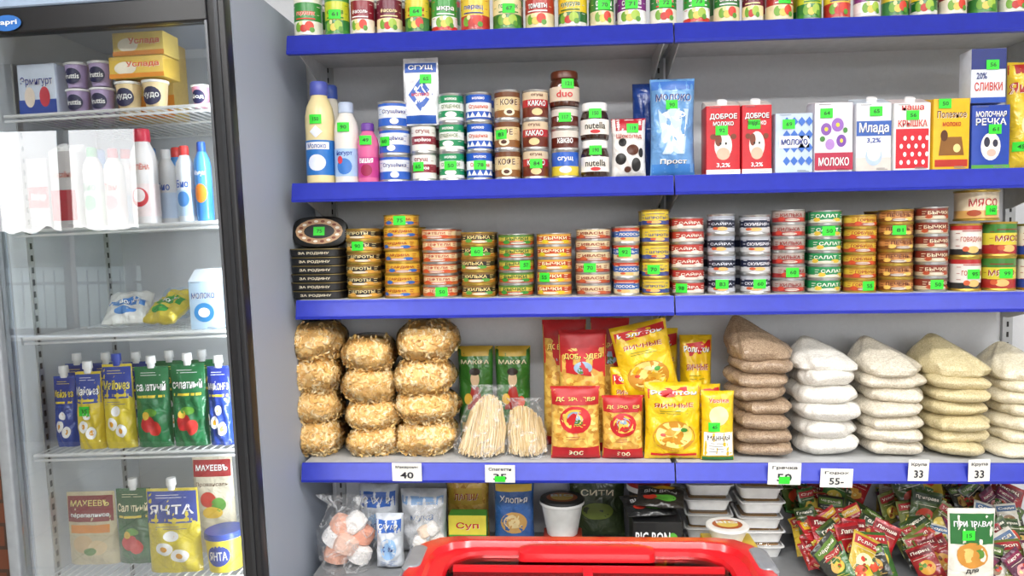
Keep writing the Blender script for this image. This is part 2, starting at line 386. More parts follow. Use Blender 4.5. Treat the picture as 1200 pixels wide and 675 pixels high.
tc = nt.nodes.new('ShaderNodeTexCoord'); sp = nt.nodes.new('ShaderNodeSeparateXYZ'); rp = nt.nodes.new('ShaderNodeValToRGB')
nt.links.new(tc.outputs['Generated'], sp.inputs[0]); nt.links.new(sp.outputs['Z'], rp.inputs['Fac']); nt.links.new(rp.outputs['Color'], nt.nodes['Background'].inputs['Color'])
rp.color_ramp.elements[0].color = (.95, .93, .9, 1); rp.color_ramp.elements[1].color = (.45, .62, .95, 1); nt.nodes['Background'].inputs['Strength'].default_value = 6

# ================================================================ SHELVING
Z1 = chart(600, 33, 0)[1]; Z2 = chart(600, 209, 0)[1]; Z3 = chart(600, 348.5, 0)[1]; Z4 = chart(600, 542, 0)[1]; Z5 = .655
XA = chart(345, 300, 0)[0]; XB = chart(790, 300, 0)[0]; XC = XB+(XB-XA)
for z in (Z1, Z2, Z3, Z4):
    for xa, xb in ((XA, XB), (XB, XC)):
        b = B('gondola_shelf', ((xa+xb)/2, 0, z)); h = (xb-xa)/2-.002
        b.box(-h+.006, h-.006, .004, YW-.014, -.022, -.0005, SHGREY)
        b.box(-h+.006, h-.006, .02, .035, -.04, -.022, SHGREY)
        prof = [(.004, -.001), (-.002, -.001), (-.004, -.006), (-.006, -.008), (-.0125, -.042), (-.0145, -.044), (-.013, -.051), (.004, -.051)]
        n = len(prof); vs = [(sx*h, p[0], p[1]) for sx in (-1, 1) for p in prof]
        b.add(vs, [tuple((i, (i+1) % n, n+(i+1) % n, n+i)) for i in range(n)]+[tuple(reversed(range(n))), tuple(range(n, 2*n))], SHBLUE)
        for sx in (-1, 1):
            x = sx*(h-.018); q = .0015
            pts = [(.03, -.023), (YW-.02, -.023), (YW-.02, -.095), (YW-.05, -.095), (.03, -.04)]
            vs = [(x+s_*q, a, c) for s_ in (-1, 1) for a, c in pts]; n = 5
            b.add(vs, [tuple(range(n)), tuple(reversed(range(n, 2*n)))]+[((i+1) % n, i, n+i, n+(i+1) % n) for i in range(n)], SHGREY)
        b.done()
for x in (XA+.02, XB, XC):
    b = B('shelf_upright', (x, YW-.006, 0)); b.box(-.014, .014, -.006, .006, .02, 2.9, mat('#b0b2b4', .5))
    for k in range(90): b.box(-.003, .003, -.0065, -.006, .1+k*.03, .115+k*.03, BLACK)
    b.done()
b = B('base_shelf', ((XA+XC)/2, 0, 0)); h = (XC-XA)/2
b.box(-h+.03, h, -.14, YW-.014, Z5-.03, Z5, mat('#8a8c8e', .5)); b.box(-h+.03, h, -.15, -.14, Z5-.05, Z5+.0, SHBLUE); b.box(-h+.04, h, -.10, YW-.014, 0, Z5-.03, SHGREY); b.done()
brm = bpy.data.materials.new('brick'); brm.use_nodes = True; nt = brm.node_tree; bk = nt.nodes.new('ShaderNodeTexBrick')
bk.inputs['Scale'].default_value = 1; bk.inputs['Brick Width'].default_value = .25; bk.inputs['Row Height'].default_value = .075; bk.inputs['Mortar Size'].default_value = .006
bk.inputs['Color1'].default_value = lin('#6a3a24'); bk.inputs['Color2'].default_value = lin('#5b311e'); bk.inputs['Mortar'].default_value = lin('#3c2a20')
tc = nt.nodes.new('ShaderNodeTexCoord'); mp = nt.nodes.new('ShaderNodeMapping'); mp.inputs['Rotation'].default_value = (math.pi/2, 0, 0)
nt.links.new(tc.outputs['Object'], mp.inputs[0]); nt.links.new(mp.outputs[0], bk.inputs['Vector']); nt.links.new(bk.outputs['Color'], nt.nodes['Principled BSDF'].inputs['Base Color'])
plain('trim_1', -3, -1.36, YW-.03, YW, 0, 1.45, brm)

# ---------------------------------------------------------------- shelf 1: tinned vegetables
pal = [('#2e8b3a', '#f2efe0', 'горошек', '#e63322'), ('#c7d22c', '#3b8a2d', 'кукуруза', '#1b7a2c'), ('#8c1d2c', '#f3e9d8', 'фасоль', '#ffffff'),
       ('#6d1330', '#e9e4da', 'фасоль', '#ffe9b0'), ('#e6cf3a', '#2d7a35', 'ассорти', '#b32020'), ('#3a9a3f', '#d12f28', 'икра', '#ffffff'),
       ('#f0cf43', '#c3302a', 'перец', '#233a8c'), ('#eee3b0', '#3b8a2d', 'горошек', '#2a7a2c'), ('#b5312b', '#f0e0b4', 'томаты', '#ffffff'), ('#f3d02e', '#e2e2da', 'кукуруза', '#1d6d2f'),
       ('#2f7f35', '#eddfb6', 'оливки', '#ffffff'), ('#88308a', '#eeeeee', 'свекла', '#ffffff')]
US = [(345, 379), (381, 411), (412, 441), (442, 473), (474, 504), (505, 537), (539, 575), (577, 613), (615, 651), (653, 689), (690, 720), (722, 758), (760, 793),
      (799, 832), (834, 866), (868, 894), (896, 930), (932, 962), (964, 996), (998, 1029), (1031, 1063), (1065, 1097), (1099, 1131), (1133, 1166), (1168, 1201)]
for i, (a, c) in enumerate(US):
    p = pal[(i*5) % 12] if i > 11 else pal[i]
    vt = proj(chart((a+c)/2, 30, .05)[0], .05, Z1+.108)[1]
    stack('vegetable_tin', a, c, vt, Z1, 1, [(.1, p[1]), (.36, p[3] if i % 2 else p[1]), (.85, p[0]), (1, p[1])],
          [('t', p[2], .5, .55, .6, .13, p[3]), ('e', .28, .2, .12, .13, '#7ab03a'), ('e', .45, .16, .12, .1, '#e8d060' if i % 3 else '#c83028'), ('e', .62, .22, .14, .13, '#a8c848' if i % 2 else '#d8402a'), ('e', .36, .3, .06, .06, '#e8e0a0'), ('e', .7, .12, .08, .07, '#5a9a30'), ('r', .2, .8, .40, .43, p[3])],
          st=((0, .5, str(60+i)) if i % 3 == 1 or i in (10, 11, 12) else None), fine=p[1])

# ---------------------------------------------------------------- shelf 2
y = .02
bottle('yogurt_drink_bottle', 353, 387, 93, Z2, y, '#ecdba4', [('r', .1, .9, .33, .4, '#f4f6fa'), ('t', 'Молоко', .5, .365, .6, .05, '#2358b4'), ('e', .5, .2, .28, .08, '#e8f0ff'), ('p', [(.3, .5), (.5, .44), (.7, .5), (.5, .56)], '#e8eef8'), ('s', .5, .62, '150')], '#5560b8', '#2d78c8')
bottle('yogurt_drink_bottle', 388, 417, 118, Z2, y, '#e4e0da', [('t', 'йогурт', .5, .36, .6, .07, '#1b3a9a'), ('e', .5, .2, .28, .1, '#3a78c8'), ('e', .35, .28, .1, .05, '#d84050'), ('s', .5, .68, '90')], '#b9c8e0', '#a8c8ec')
bottle('yogurt_drink_bottle', 416, 441, 143, Z2, y, '#d9689a', [('t', 'вишня', .5, .36, .6, .08, '#ffffff'), ('e', .5, .2, .25, .1, '#9a1b4a'), ('s', .5, .7, '49')], '#6a3a9a', '#c23a86')
bottle('yogurt_drink_bottle', 372, 398, 98, Z2, .115, '#ded8c8', [], '#4a66c0')
zig = [('p', [(.0+.2*k, .08), (.1+.2*k, .3), (.2+.2*k, .08)], '#f0f2f6') for k in range(5)]
stack('condensed_milk_stack', 443, 481, 121, Z2, 3, [(.35, '#2b5fc0'), (.88, '#dfe6f0'), (1, '#2b5fc0')], [('t', 'Сгущёнка', .5, .62, .7, .22, '#1c3f98'), ('e', .5, .2, .12, .14, '#ffffff')], st=(1, .3, '60'), back=0, fine='#5a86cc')
stack('condensed_milk_stack', 483, 513, 148, Z2, 2, [(.25, '#e8e4dc'), (.6, '#8c2335'), (1, '#e9e6e0')], [('t', 'варёное', .5, .43, .6, .18, '#ffffff'), ('t', 'сгущ', .5, .78, .5, .18, '#8c2335')], st=(0, .4, '65'), fine='#b08a80')
stack('condensed_milk_stack', 514, 545, 112, Z2, 3, [(.12, '#f0f0ec'), (.38, '#1d8c58'), (.7, '#e9eee8'), (1, '#1d8c58')], [('t', 'СГУЩЕННОЕ', .5, .54, .7, .18, '#136b40'), ('e', .5, .22, .2, .12, '#f0f0ec'), ('t', 'молоко', .5, .85, .4, .1, '#ffffff')], st=(0, .5, '50'), fine='#cfe0d4')
stack('condensed_milk_stack', 546, 578, 111, Z2, 3, [(.32, '#1f55b8'), (.68, '#eef1f6'), (1, '#1f55b8')], zig+[('t', 'Сгущенка', .5, .5, .65, .2, '#c8262c'), ('t', 'молоко', .5, .84, .4, .1, '#ffffff')], st=(0, .5, '78'))
stack('coffee_milk_tin_stack', 579, 611, 108, Z2, 3, [(.28, '#8a5a2c'), (.8, '#dcc694'), (1, '#6b3d1c')], [('t', 'КОФЕ', .5, .6, .6, .26, '#4b2410'), ('e', .5, .2, .18, .15, '#f0e2c0'), ('e', .5, .2, .1, .08, '#4b2410')], st=(1, .4, '83'), fine='#a88a5a')
stack('cocoa_milk_tin_stack', 612, 644, 108, Z2, 3, [(.4, '#6a2a1a'), (.7, '#b82630'), (1, '#d8c4a4')], [('t', 'КАКАО', .5, .55, .62, .22, '#ffffff'), ('e', .5, .2, .18, .14, '#e8c890'), ('t', 'сгущ', .5, .86, .4, .12, '#6a2a1a')], st=(0, .5, '84'))
x, W, H = span(645, 680, 177, Z2, .05)
b = B('cocoa_jar_stack', (x, .015+W/2, Z2)); r = W/2; can(b, r*.95, H, 0, [(.4, '#d6c23a'), (1, '#2a5fc0')], [('t', 'сгущ', .5, .7, .5, .2, '#ffffff'), ('e', .5, .25, .2, .15, '#f4f0e0')])
Hc = chart(662, 127, .05)[1]-Z2-H; can(b, r*.95, Hc/2, H, [(.6, '#5a2014'), (1, '#d8d2c8')], [('t', 'какао', .5, .4, .5, .3, '#ffffff')]); can(b, r*.95, Hc/2, H+Hc/2, [(.6, '#5a2014'), (1, '#d8d2c8')], [('t', 'какао', .5, .4, .5, .3, '#ffffff'), ('s', .5, .5, '117')])
jar(b, r, chart(662, 85, .05)[1]-Z2-H-Hc, H+Hc, '#4a2414', '#5a2a14', [('t', 'duo', .5, .35, .5, .2, '#c8262c'), ('s', .6, .62, '121')], '#d8c8b4'); b.done()
x, W, H = span(680, 714, 122, Z2, .05); b = B('hazelnut_spread_jar_stack', (x, .015+W/2, Z2))
for k in (0, 1): jar(b, W/2*.98, H/2, k*H/2, '#321a10', '#f4f4f2', [('t', 'nutella', .5, .38, .68, .18, '#1a1a1a'), ('e', .5, .22, .16, .05, '#c8262c')]+([('s', .5, .7, '150')] if k else [('s', .5, .72, '190')]), '#f4f0ea')
b.done()
stack('condensed_milk_stack', 486, 512, 115, Z2, 3, [(1, '#d9dde4')], [], y0=.16, back=0)
x, W, H = span(472, 514, 66, Z2, .03); zc = chart(490, 148, .03)[1]
b = B('condensed_milk_pouch', (x, .05, zc+.004)); hh = H+Z2-zc-.004
pillow(b, W, hh, .035, '#f0f3f8', [('p', [(.5, .2), (.85, .45), (.5, .7), (.15, .45)], '#2358b4'), ('p', [(.5, .3), (.7, .45), (.5, .6), (.3, .45)], '#f0f3f8'), ('r', .08, .92, .02, .14, '#2358b4'), ('r', .05, .95, .78, .92, '#2358b4'), ('t', 'СГУЩ', .5, .85, .7, .08, '#ffffff'), ('t', 'молоко', .5, .45, .5, .05, '#c8262c'), ('s', .65, .68, '65')], 'doy'); b.done()
pack('coffee_pack', 717, 758, 138, Z2, .03, .05, '#efece8', [('r', 0, 1, .78, 1, '#b52030'), ('e', .25, .3, .16, .1, '#222222'), ('e', .7, .2, .14, .12, '#222222'), ('e', .6, .45, .18, .09, '#5a3020'), ('e', .3, .58, .12, .07, '#222222'), ('e', .45, .12, .1, .05, '#5a3020'), ('e', .85, .4, .07, .08, '#222222'), ('t', 'Шоколад', .5, .68, .75, .09, '#b52030'), ('s', .6, .82, '119')])
pack('milk_powder_pouch', 742, 772, 97, Z2, .13, .04, '#1b3f8c', [])
pack('milk_powder_pouch', 763, 816, 91, Z2, .03, .05, '#6ea4dc', [('r', .02, .98, .0, .12, '#3d7fc8'), ('r', .02, .98, .88, .97, '#3f74c4'), ('t', 'МОЛОКО', .5, .8, .8, .07, '#1a3a8a'), ('p', [(.25, .22), (.75, .22), (.85, .68), (.15, .68)], '#c4daf0'), ('p', [(.29, .24), (.71, .24), (.8, .6), (.2, .6)], '#ffffff'), ('e', .5, .62, .28, .04, '#f4f8ff'), ('t', 'Прост', .5, .14, .6, .06, '#ffffff'), ('s', .45, .72, '90')], 'pillow', wr=.003)
cow = [('e', .5, .42, .26, .2, '#f2ece4'), ('e', .36, .5, .1, .09, '#7a3a20'), ('e', .5, .3, .2, .09, '#f0b8a0'), ('e', .42, .45, .03, .02, '#111111'), ('e', .58, .45, .03, .02, '#111111'), ('e', .2, .55, .09, .04, '#7a3a20'), ('e', .8, .55, .09, .04, '#7a3a20'), ('r', 0, 1, 0, .07, '#f2f2f0'), ('t', 'ДОБРОЕ', .5, .84, .8, .09, '#ffffff'), ('t', 'МОЛОКО', .5, .74, .6, .06, '#ffffff'), ('t', '3,2%', .5, .13, .4, .07, '#ffffff')]
carton('milk_carton', 827, 868, 115, Z2, y, .07, '#c9202c', cow+[('s', .45, .64, '92')], '#e9dcd4')
carton('milk_carton', 869, 905, 114, Z2, y, .07, '#c9202c', cow+[('s', .4, .72, '97')], '#e9dcd4')
dia = [('p', [(.1+.2*i, .12+.22*j), (.2+.2*i, .2+.22*j), (.1+.2*i, .28+.22*j), (0+.2*i, .2+.22*j)], '#3c6fc8') for i in range(1, 5) for j in range(0, 4)]
carton('milk_carton', 908, 953, 130, Z2, y, .07, '#c4d6ec', dia+[('r', .1, .9, .42, .62, '#ffffff'), ('t', 'МОЛОКО', .5, .52, .7, .1, '#1a3a9a'), ('s', .35, .82, '69')], '#a8c4e4', None, .04)
carton('milk_carton', 954, 1000, 116, Z2, y, .07, '#ece6ee', [('e', .3, .62, .14, .09, '#8a5ab0'), ('e', .6, .68, .16, .1, '#9a6ac0'), ('e', .7, .45, .13, .09, '#7a4aa8'), ('e', .4, .4, .12, .08, '#b58ad0'), ('e', .3, .62, .05, .03, '#f0d040'), ('e', .6, .68, .05, .03, '#f0d040'), ('e', .7, .45, .04, .03, '#f0d040'), ('e', .2, .48, .07, .04, '#4a8a40'), ('e', .8, .6, .06, .04, '#4a8a40'), ('r', 0, 1, .03, .28, '#b52a48'), ('t', 'МОЛОКО', .5, .15, .8, .12, '#ffffff'), ('s', .3, .85, '64')], '#e9e0e9', None, .05)
carton('milk_carton', 1003, 1045, 112, Z2, y, .07, '#eceff4', [('r', 0, 1, 0, .2, '#d8d0c8'), ('r', 0, 1, .52, .74, '#3a62b4'), ('t', 'Млада', .5, .63, .85, .17, '#ffffff'), ('t', '3,2%', .5, .45, .4, .08, '#1a3a9a'), ('e', .5, .22, .24, .14, '#b8cce4'), ('e', .5, .26, .19, .11, '#ffffff'), ('s', .55, .88, '65')], '#dce6f2')
dots = [('e', .2+.2*i+(.1 if j % 2 else 0), .12+.12*j, .045, .035, '#ffffff') for i in range(4) for j in range(4)]
carton('milk_carton', 1047, 1091, 112, Z2, y, .07, '#f3f3f1', [('r', .05, .95, .03, .62, '#d01f30')]+dots+[('t', 'наша', .5, .93, .6, .07, '#d01f30'), ('t', 'КРЫШКА', .5, .7, .8, .1, '#d01f30'), ('s', .5, .82, '56')], '#f0e0e0')
carton('milk_carton', 1093, 1137, 112, Z2, y, .07, '#eeba20', [('t', 'Полезное', .5, .78, .8, .1, '#6a3a10'), ('p', [(.15, .2), (.85, .2), (.78, .46), (.22, .46)], '#8a5a20'), ('e', .3, .48, .1, .08, '#5a3010'), ('e', .65, .3, .1, .06, '#f0d890'), ('r', .05, .95, .04, .14, '#b83020'), ('t', 'молоко', .5, .64, .5, .06, '#b83020'), ('s', .3, .93, '50')], '#e6b820', None, .04)
carton('milk_carton', 1138, 1184, 120, Z2, y, .07, '#2346a8', [('t', 'МОЛОЧНАЯ', .5, .86, .8, .09, '#ffffff'), ('t', 'РЕЧКА', .5, .74, .8, .11, '#ffffff'), ('e', .5, .35, .26, .22, '#f4f0e8'), ('e', .4, .42, .08, .08, '#333344'), ('e', .62, .4, .07, .06, '#333344'), ('e', .52, .25, .12, .06, '#efb8a8'), ('r', 0, 1, 0, .06, '#58a040'), ('s', .6, .62, '61')], '#3a5ac0', None, .04)
x, W, H = span(1138, 1184, 120, Z2, y)
boxp('cream_carton', 1138, 1179, 57, Z2, y+.01, .06, '#dfe6f0', [('r', 0, 1, .62, 1, '#1f2f7a'), ('t', 'СЛИВКИ', .5, .3, .8, .16, '#c8202c'), ('r', 0, 1, 0, .1, '#1f4fb0'), ('t', '20%', .3, .5, .3, .12, '#1f2f7a'), ('s', .6, .7, '56')], lift=H+.001)
pack('noodle_pack', 1187, 1240, 70, Z2, .03, .06, '#e8c62c', [('t', 'Яичная', .4, .75, .8, .1, '#b01818'), ('e', .5, .4, .3, .14, '#f4e6a8'), ('r', 0, 1, .88, .97, '#a81818'), ('s', .2, .2, '45')])

# ---------------------------------------------------------------- shelf 3: fish tins
x, W, H = span(338, 403, 291, Z3, .05); x += .005
b = B('black_fish_tin_stack', (x, .075, Z3)); n = 6; h = H/n
for k in range(n):
    b.push(Tr(random.uniform(-.002, .002), 0, k*h)); hw = W/2*.96
    b.loft([(0, hw*.93, .05), (.0015, hw*.97, .054), (h-.004, hw*.97, .054), (h-.003, hw, .057), (h-.0008, hw, .057), (h-.0008, hw*.94, .05)], [BLACK]*3+[mat('#8a7a50', .35, .8)]*2, n=40, e=4)
    b.text(flat(-.054), 'ЗА РОДИНУ', 0, h*.42, W*.55, h*.34, mat('#e8dcc0')); b.pop()
b.push(Tr(0, 0, H+.002) @ R(-.22, 'X')); Ht = chart(366, 254, .05)[1]-Z3-H
b.push(Tr(0, .012, Ht/2) @ R(math.pi/2, 'X')); b.loft([(0, W/2*.9, Ht/2*.9), (.002, W/2*.98, Ht/2), (.018, W/2*.96, Ht/2*.97), (.02, W/2*.98, Ht/2), (.022, W/2*.93, Ht/2*.93)], [BLACK, BLACK, GOLD, BLACK], n=40, e=3.2); b.pop()
sfl = flat(-.0105); b.ell(sfl, 0, Ht/2, W*.43, Ht*.42, mat('#b9926a')); b.ell(sfl, 0, Ht/2, W*.28, Ht*.24, BLACK, .0014)
for k in range(18):
    a = k*math.pi/9; b.ell(sfl, W*.35*math.cos(a), Ht/2+Ht*.33*math.sin(a), .006, .0035, mat('#e8e0d0' if k % 2 else '#7a3a20'), .0015)
b.sticker(sfl, -.0, Ht/2, '75'); b.pop(); b.done()
FS = [
 (405, 447, 268, 6, [(.3, '#b88a3a'), (.8, '#211c18'), (1, '#8a6a30')], 'ШПРОТЫ', '#e8d8a0', '#d8a040', GOLD, (4, .5, '90')),
 (449, 492, 252, 7, [(.35, '#c8843a'), (1, '#d8aa34')], 'САРДИНА', '#a01c18', '#3060a8', GOLD, (6, .5, '75')),
 (494, 537, 268, 6, [(.35, '#c87038'), (.85, '#e0ccA0'), (1, '#b85a30')], 'ТЕФТЕЛИ', '#b02a20', '#c85028', SIL, (0, .5, '50')),
 (539, 581, 272, 5, [(.35, '#b07828'), (.8, '#26241e'), (1, '#7a5a28')], 'КИЛЬКА', '#f0d890', '#5a9a3a', GOLD, (3, .5, '60')),
 (583, 626, 274, 5, [(.4, '#b8502a'), (.8, '#c9b848'), (1, '#4a7a30')], 'БЫЧКИ', '#1a5a2a', '#3a8a30', SIL, (2, .7, '57')),
 (628, 671, 273, 5, [(.35, '#e0a048'), (.8, '#b8401e'), (1, '#d8a040')], 'БЫЧКИ', '#fff0c8', '#d8c020', SIL, (1, .35, '55')),
 (674, 717, 268, 6, [(.3, '#a84a38'), (1, '#d8c49a')], 'ИВАСИ', '#8a2018', '#c05a30', SIL, (2, .5, '70')),
 (786, 826, 255, 6, [(.3, '#d8ccc0'), (1, '#b23a30')], 'САЙРА', '#f8f0e0', '#e8e2d8', SIL, (0, .3, '98')),
 (904, 944, 246, 6, [(.4, '#9a2c2c'), (1, '#a89a92')], 'КИЛЬКА', '#8a1c1c', '#c23a2a', SIL, (1, .4, '60')),
 (946, 986, 247, 6, [(.25, '#d8dcc4'), (1, '#1f8a50')], 'САЛАТ', '#f4f8e8', '#d8b838', SIL, (4, .5, '50')),
 (988, 1027, 252, 6, [(.35, '#b0502a'), (.85, '#d8b43a'), (1, '#a87a28')], 'ГОРБУША', '#9a1c18', '#c84820', GOLD, (0, .6, '55')),
 (1029, 1070, 246, 6, [(.3, '#7a4a20'), (.75, '#c88a50'), (1, '#8a5828')], 'ПЕЧЕНЬ', '#5a1c10', '#e8c060', GOLD, (4, .5, '81')),
 (1072, 1110, 243, 6, [(.35, '#c8b898'), (1, '#7a2e20')], 'БЫЧКИ', '#e8d8b8', '#b04a28', SIL, (0, .4, '50'))]
for (a, c, vt, n, bands, t, tc_, bl, rim, st) in FS:
    stack('fish_tin_stack', a, c, vt, Z3, n, bands, [('e', .2, .28, .1, .2, bl), ('e', .75, .25, .13, .17, bl), ('e', .5, .18, .2, .12, '#d8cfc0'), ('t', t, .48, .62, .6, .32, tc_), ('l', .3, .62, .1, .28, 1, tc_)], rim, st=st, fine=tc_)
FB = [
 (718, 750, 265, 4, [(.3, '#d8c8a0'), (.75, '#2c5fa8'), (1, '#b8402a')], 'ЛОСОСЬ', '#f4f0e0', SIL, (2, .5, '92')),
 (751, 785, 246, 5, [(.3, '#3a4a88'), (1, '#dcc03a')], 'ШПРОТЫ', '#1a3a88', GOLD, (1, .5, '70')),
 (828, 862, 251, 4, [(.25, '#b8bcc4'), (.75, '#1f2436'), (1, '#9aa0ac')], 'САЙРА', '#d8dce8', SIL, (0, .5, '83')),
 (866, 903, 252, 4, [(.3, '#c8c8c8'), (.78, '#262c44'), (1, '#a8acb4')], 'СКУМБРИЯ', '#e8e8f0', SIL, (0, .6, '60')),
 (1112, 1148, 262, 2, [(.2, '#2a2a2a'), (.85, '#e0dcd4'), (1, '#b02828')], 'ГОВЯДИНА', '#a82020', GOLD, (0, .5, '95')),
 (1150, 1190, 260, 2, [(.3, '#a82c24'), (.7, '#d8c83a'), (1, '#3a7a30')], 'МЯСО', '#8a1818', GOLD, (0, .6, '99')),
 (1192, 1230, 262, 2, [(.3, '#2a4a98'), (1, '#e8e2d8')], 'СВИНИНА', '#a82020', GOLD, None)]
for (a, c, vt, n, bands, t, tc_, rim, st) in FB:
    stack('stewed_meat_tin_stack' if a > 1100 else 'fish_tin_stack', a, c, vt, Z3, n, bands, [('t', t, .5, .52, .68, .2, tc_), ('e', .5, .18, .18, .12, '#e8b870'), ('e', .3, .2, .09, .09, '#c85a30'), ('r', .2, .8, .8, .83, tc_)], rim, st=st, back=1, fine=tc_)
zt = chart(1150, 260, .05)[1]-Z3+.003
x, W, H = span(1124, 1174, 223, Z3+zt, .05); b = B('stewed_meat_tin', (x, .07, Z3+zt)); can(b, W/2, H, 0, [(.3, '#d8a860'), (1, '#e4d4b4')], [('t', 'МЯСО', .45, .6, .6, .3, '#b02020'), ('e', .25, .2, .14, .12, '#a84a28'), ('s', .6, .3, '160')], GOLD); b.done()

# ---------------------------------------------------------------- shelf 4
GP = [mat(h, .42, 0, 0, 60, .1, .25) for h in ('#f8d898', '#f2ca80', '#fce6b6', '#eabc6e')]
PIN = grain('pasta_fill', '#f0cc88', '#dcb068', 60, .5, .1)
def bagsecs(W, D, H, k=9, pw=.4):
    o = []
    for i in range(k+1):
        t = i/k; s = math.sin(math.pi*(.07+.86*t))**pw
        o.append((t*H, W/2*s, D/2*s))
    return o
def wob(seed, a=.035):
    rs = random.Random(seed); o = Vector((rs.uniform(0, 50), rs.uniform(0, 50), rs.uniform(0, 50)))
    def f(t, z):
        c, s = math.cos(t), math.sin(t)
        return 1+a*1.8*noise.noise(Vector((c*1.3, s*1.3, z*14))+o)+a*1.0*noise.noise(Vector((c*3.5, s*3.5, z*40))+o)
    return f
def macaroni(b, p, nrm, rs, L, rad, m):
    tg = nrm.orthogonal().normalized(); tg = Matrix.Rotation(rs.uniform(0, 6.28), 3, nrm) @ tg; bt = nrm.cross(tg); vs = []; ns = 5
    for i in range(ns):
        f = i/(ns-1)-.5; ce = p+tg*(f*L*2)-bt*(L*1.6*f*f*2)
        for j in range(6):
            aa = 2*math.pi*j/6; vs.append(tuple(ce+nrm*math.cos(aa)*rad*.85+bt*math.sin(aa)*rad))
    fs = [(i*6+j, i*6+(j+1) % 6, (i+1)*6+(j+1) % 6, (i+1)*6+j) for i in range(ns-1) for j in range(6)]+[(5, 4, 3, 2, 1, 0), tuple(range(24, 30))]
    b.add(vs, fs, m)
def pasta_col(u0, u1, vt, n, hs, seed):
    x, W, H = span(u0, u1, vt, Z4, .1); D = .18; b = B('bagged_pasta_stack', (x, .12, Z4)); rs = random.Random(seed); z = 0
    for k in range(n):
        h = H*hs[k]; ox = rs.uniform(-.008, .008); wv = W*rs.uniform(.92, 1)*(.95 if k == n-1 else 1); hh = h*1.10 if k < n-1 else h
        pw = .32 if k < n-1 else .42
        b.push(Tr(ox, 0, z+hh*.5) @ R(rs.uniform(-.09, .09), 'Y') @ Tr(0, 0, -hh*.5)); wb = wob(seed*10+k, .085); b.loft(bagsecs(wv*.95, D*.95, hh*.98, 10, pw), PIN, n=30, e=2.7, disp=wb)
        b.loft(bagsecs(wv*1.06, D*1.06, hh*1.02, 12, pw), FILM, n=44, e=2.7, disp=wb)
        for q in range(300):
            a = rs.uniform(-math.pi*1.1, .1*math.pi); t = rs.uniform(.02, .98)
            s = math.sin(math.pi*(.07+.86*t))**pw; kk = wb(a, t*hh)*rs.uniform(.94, .985)
            cx, cy = math.cos(a), math.sin(a); ee = 2/2.7
            p = Vector((wv/2*s*kk*math.copysign(abs(cx)**ee, cx), D/2*s*kk*math.copysign(abs(cy)**ee, cy), t*hh*.98))
            nrm = (Vector((cx/wv, cy/D, (t-.5)*9))+Vector((rs.uniform(-1, 1), rs.uniform(-1, 1), rs.uniform(-1, 1)))).normalized()
            macaroni(b, p, nrm, rs, .0088, .0045, rs.choice(GP))
        b.pop(); z += h
    b.done()
pasta_col(341, 404, 378, 4, (.24, .23, .24, .29), 1)
pasta_col(404, 470, 394, 4, (.22, .22, .27, .29), 2)
pasta_col(463, 536, 376, 4, (.23, .22, .24, .31), 3)

def grain_col(name, u0, u1, vt, n, m, seed, topf=.3, pk=-.1):
    x, W, H = span(u0, u1, vt, Z4, .08); D = .21; b = B(name, (x, .122, Z4)); rs = random.Random(seed)
    hb = H*(1-topf)/(n-1); z = 0
    for k in range(n-1):
        wv = W*rs.uniform(.88, .99); b.push(Tr(rs.uniform(-.008, .008), rs.uniform(-.008, .006), z+hb*.5) @ R(rs.uniform(-.07, .07), 'Y') @ R(rs.uniform(-.06, .04), 'X') @ Tr(0, 0, -hb*.5))
        b.loft(bagsecs(wv, D, hb*1.28, 12, .36), m, n=56, e=3.4, disp=wob(seed*20+k, .085)); b.pop(); z += hb
    h = H-z; S = []
    for t, sx, sy in ((-.04, .6, .6), (.02, .86, .86), (.1, .95, .95), (.22, .98, .97), (.34, .93, .92), (.46, .82, .8), (.58, .68, .64), (.7, .52, .48), (.82, .36, .32), (.92, .22, .18), (.98, .12, .1), (1, .05, .05)):
        S.append((t*h, W/2*sx, D/2*sy, W*pk*max(0, t-.2), .05*max(0, t-.2)))
    b.push(Tr(0, 0, z)); b.loft(S, m, n=56, e=2.7, disp=wob(seed, .09)); b.pop(); b.done()
G1 = grain('buckwheat', '#bca488', '#8a7058', 420, .5, .7, .9); G2 = grain('rice', '#efece5', '#d6d2c8', 420, .3, .7, .9); G3 = grain('oat', '#ebe3d2', '#c9bfaa', 350, .4, .7, .9); G4 = grain('millet', '#e0d2a8', '#c0b082', 450, .4, .7, .9); G5 = grain('barley', '#efe7d0', '#d4c8a8', 420, .4, .7, .9)
grain_col('bagged_buckwheat_stack', 856, 929, 373, 8, G1, 11, .30, -.38)
grain_col('bagged_rice_stack', 931, 1006, 398, 6, G2, 12, .26, -.25)
grain_col('bagged_oatmeal_stack', 1008, 1081, 398, 7, G3, 13, .3, -.3)
grain_col('bagged_millet_stack', 1083, 1157, 395, 7, G4, 14, .33, -.2)
grain_col('bagged_barley_stack', 1161, 1236, 405, 7, G5, 15, .3, -.1)

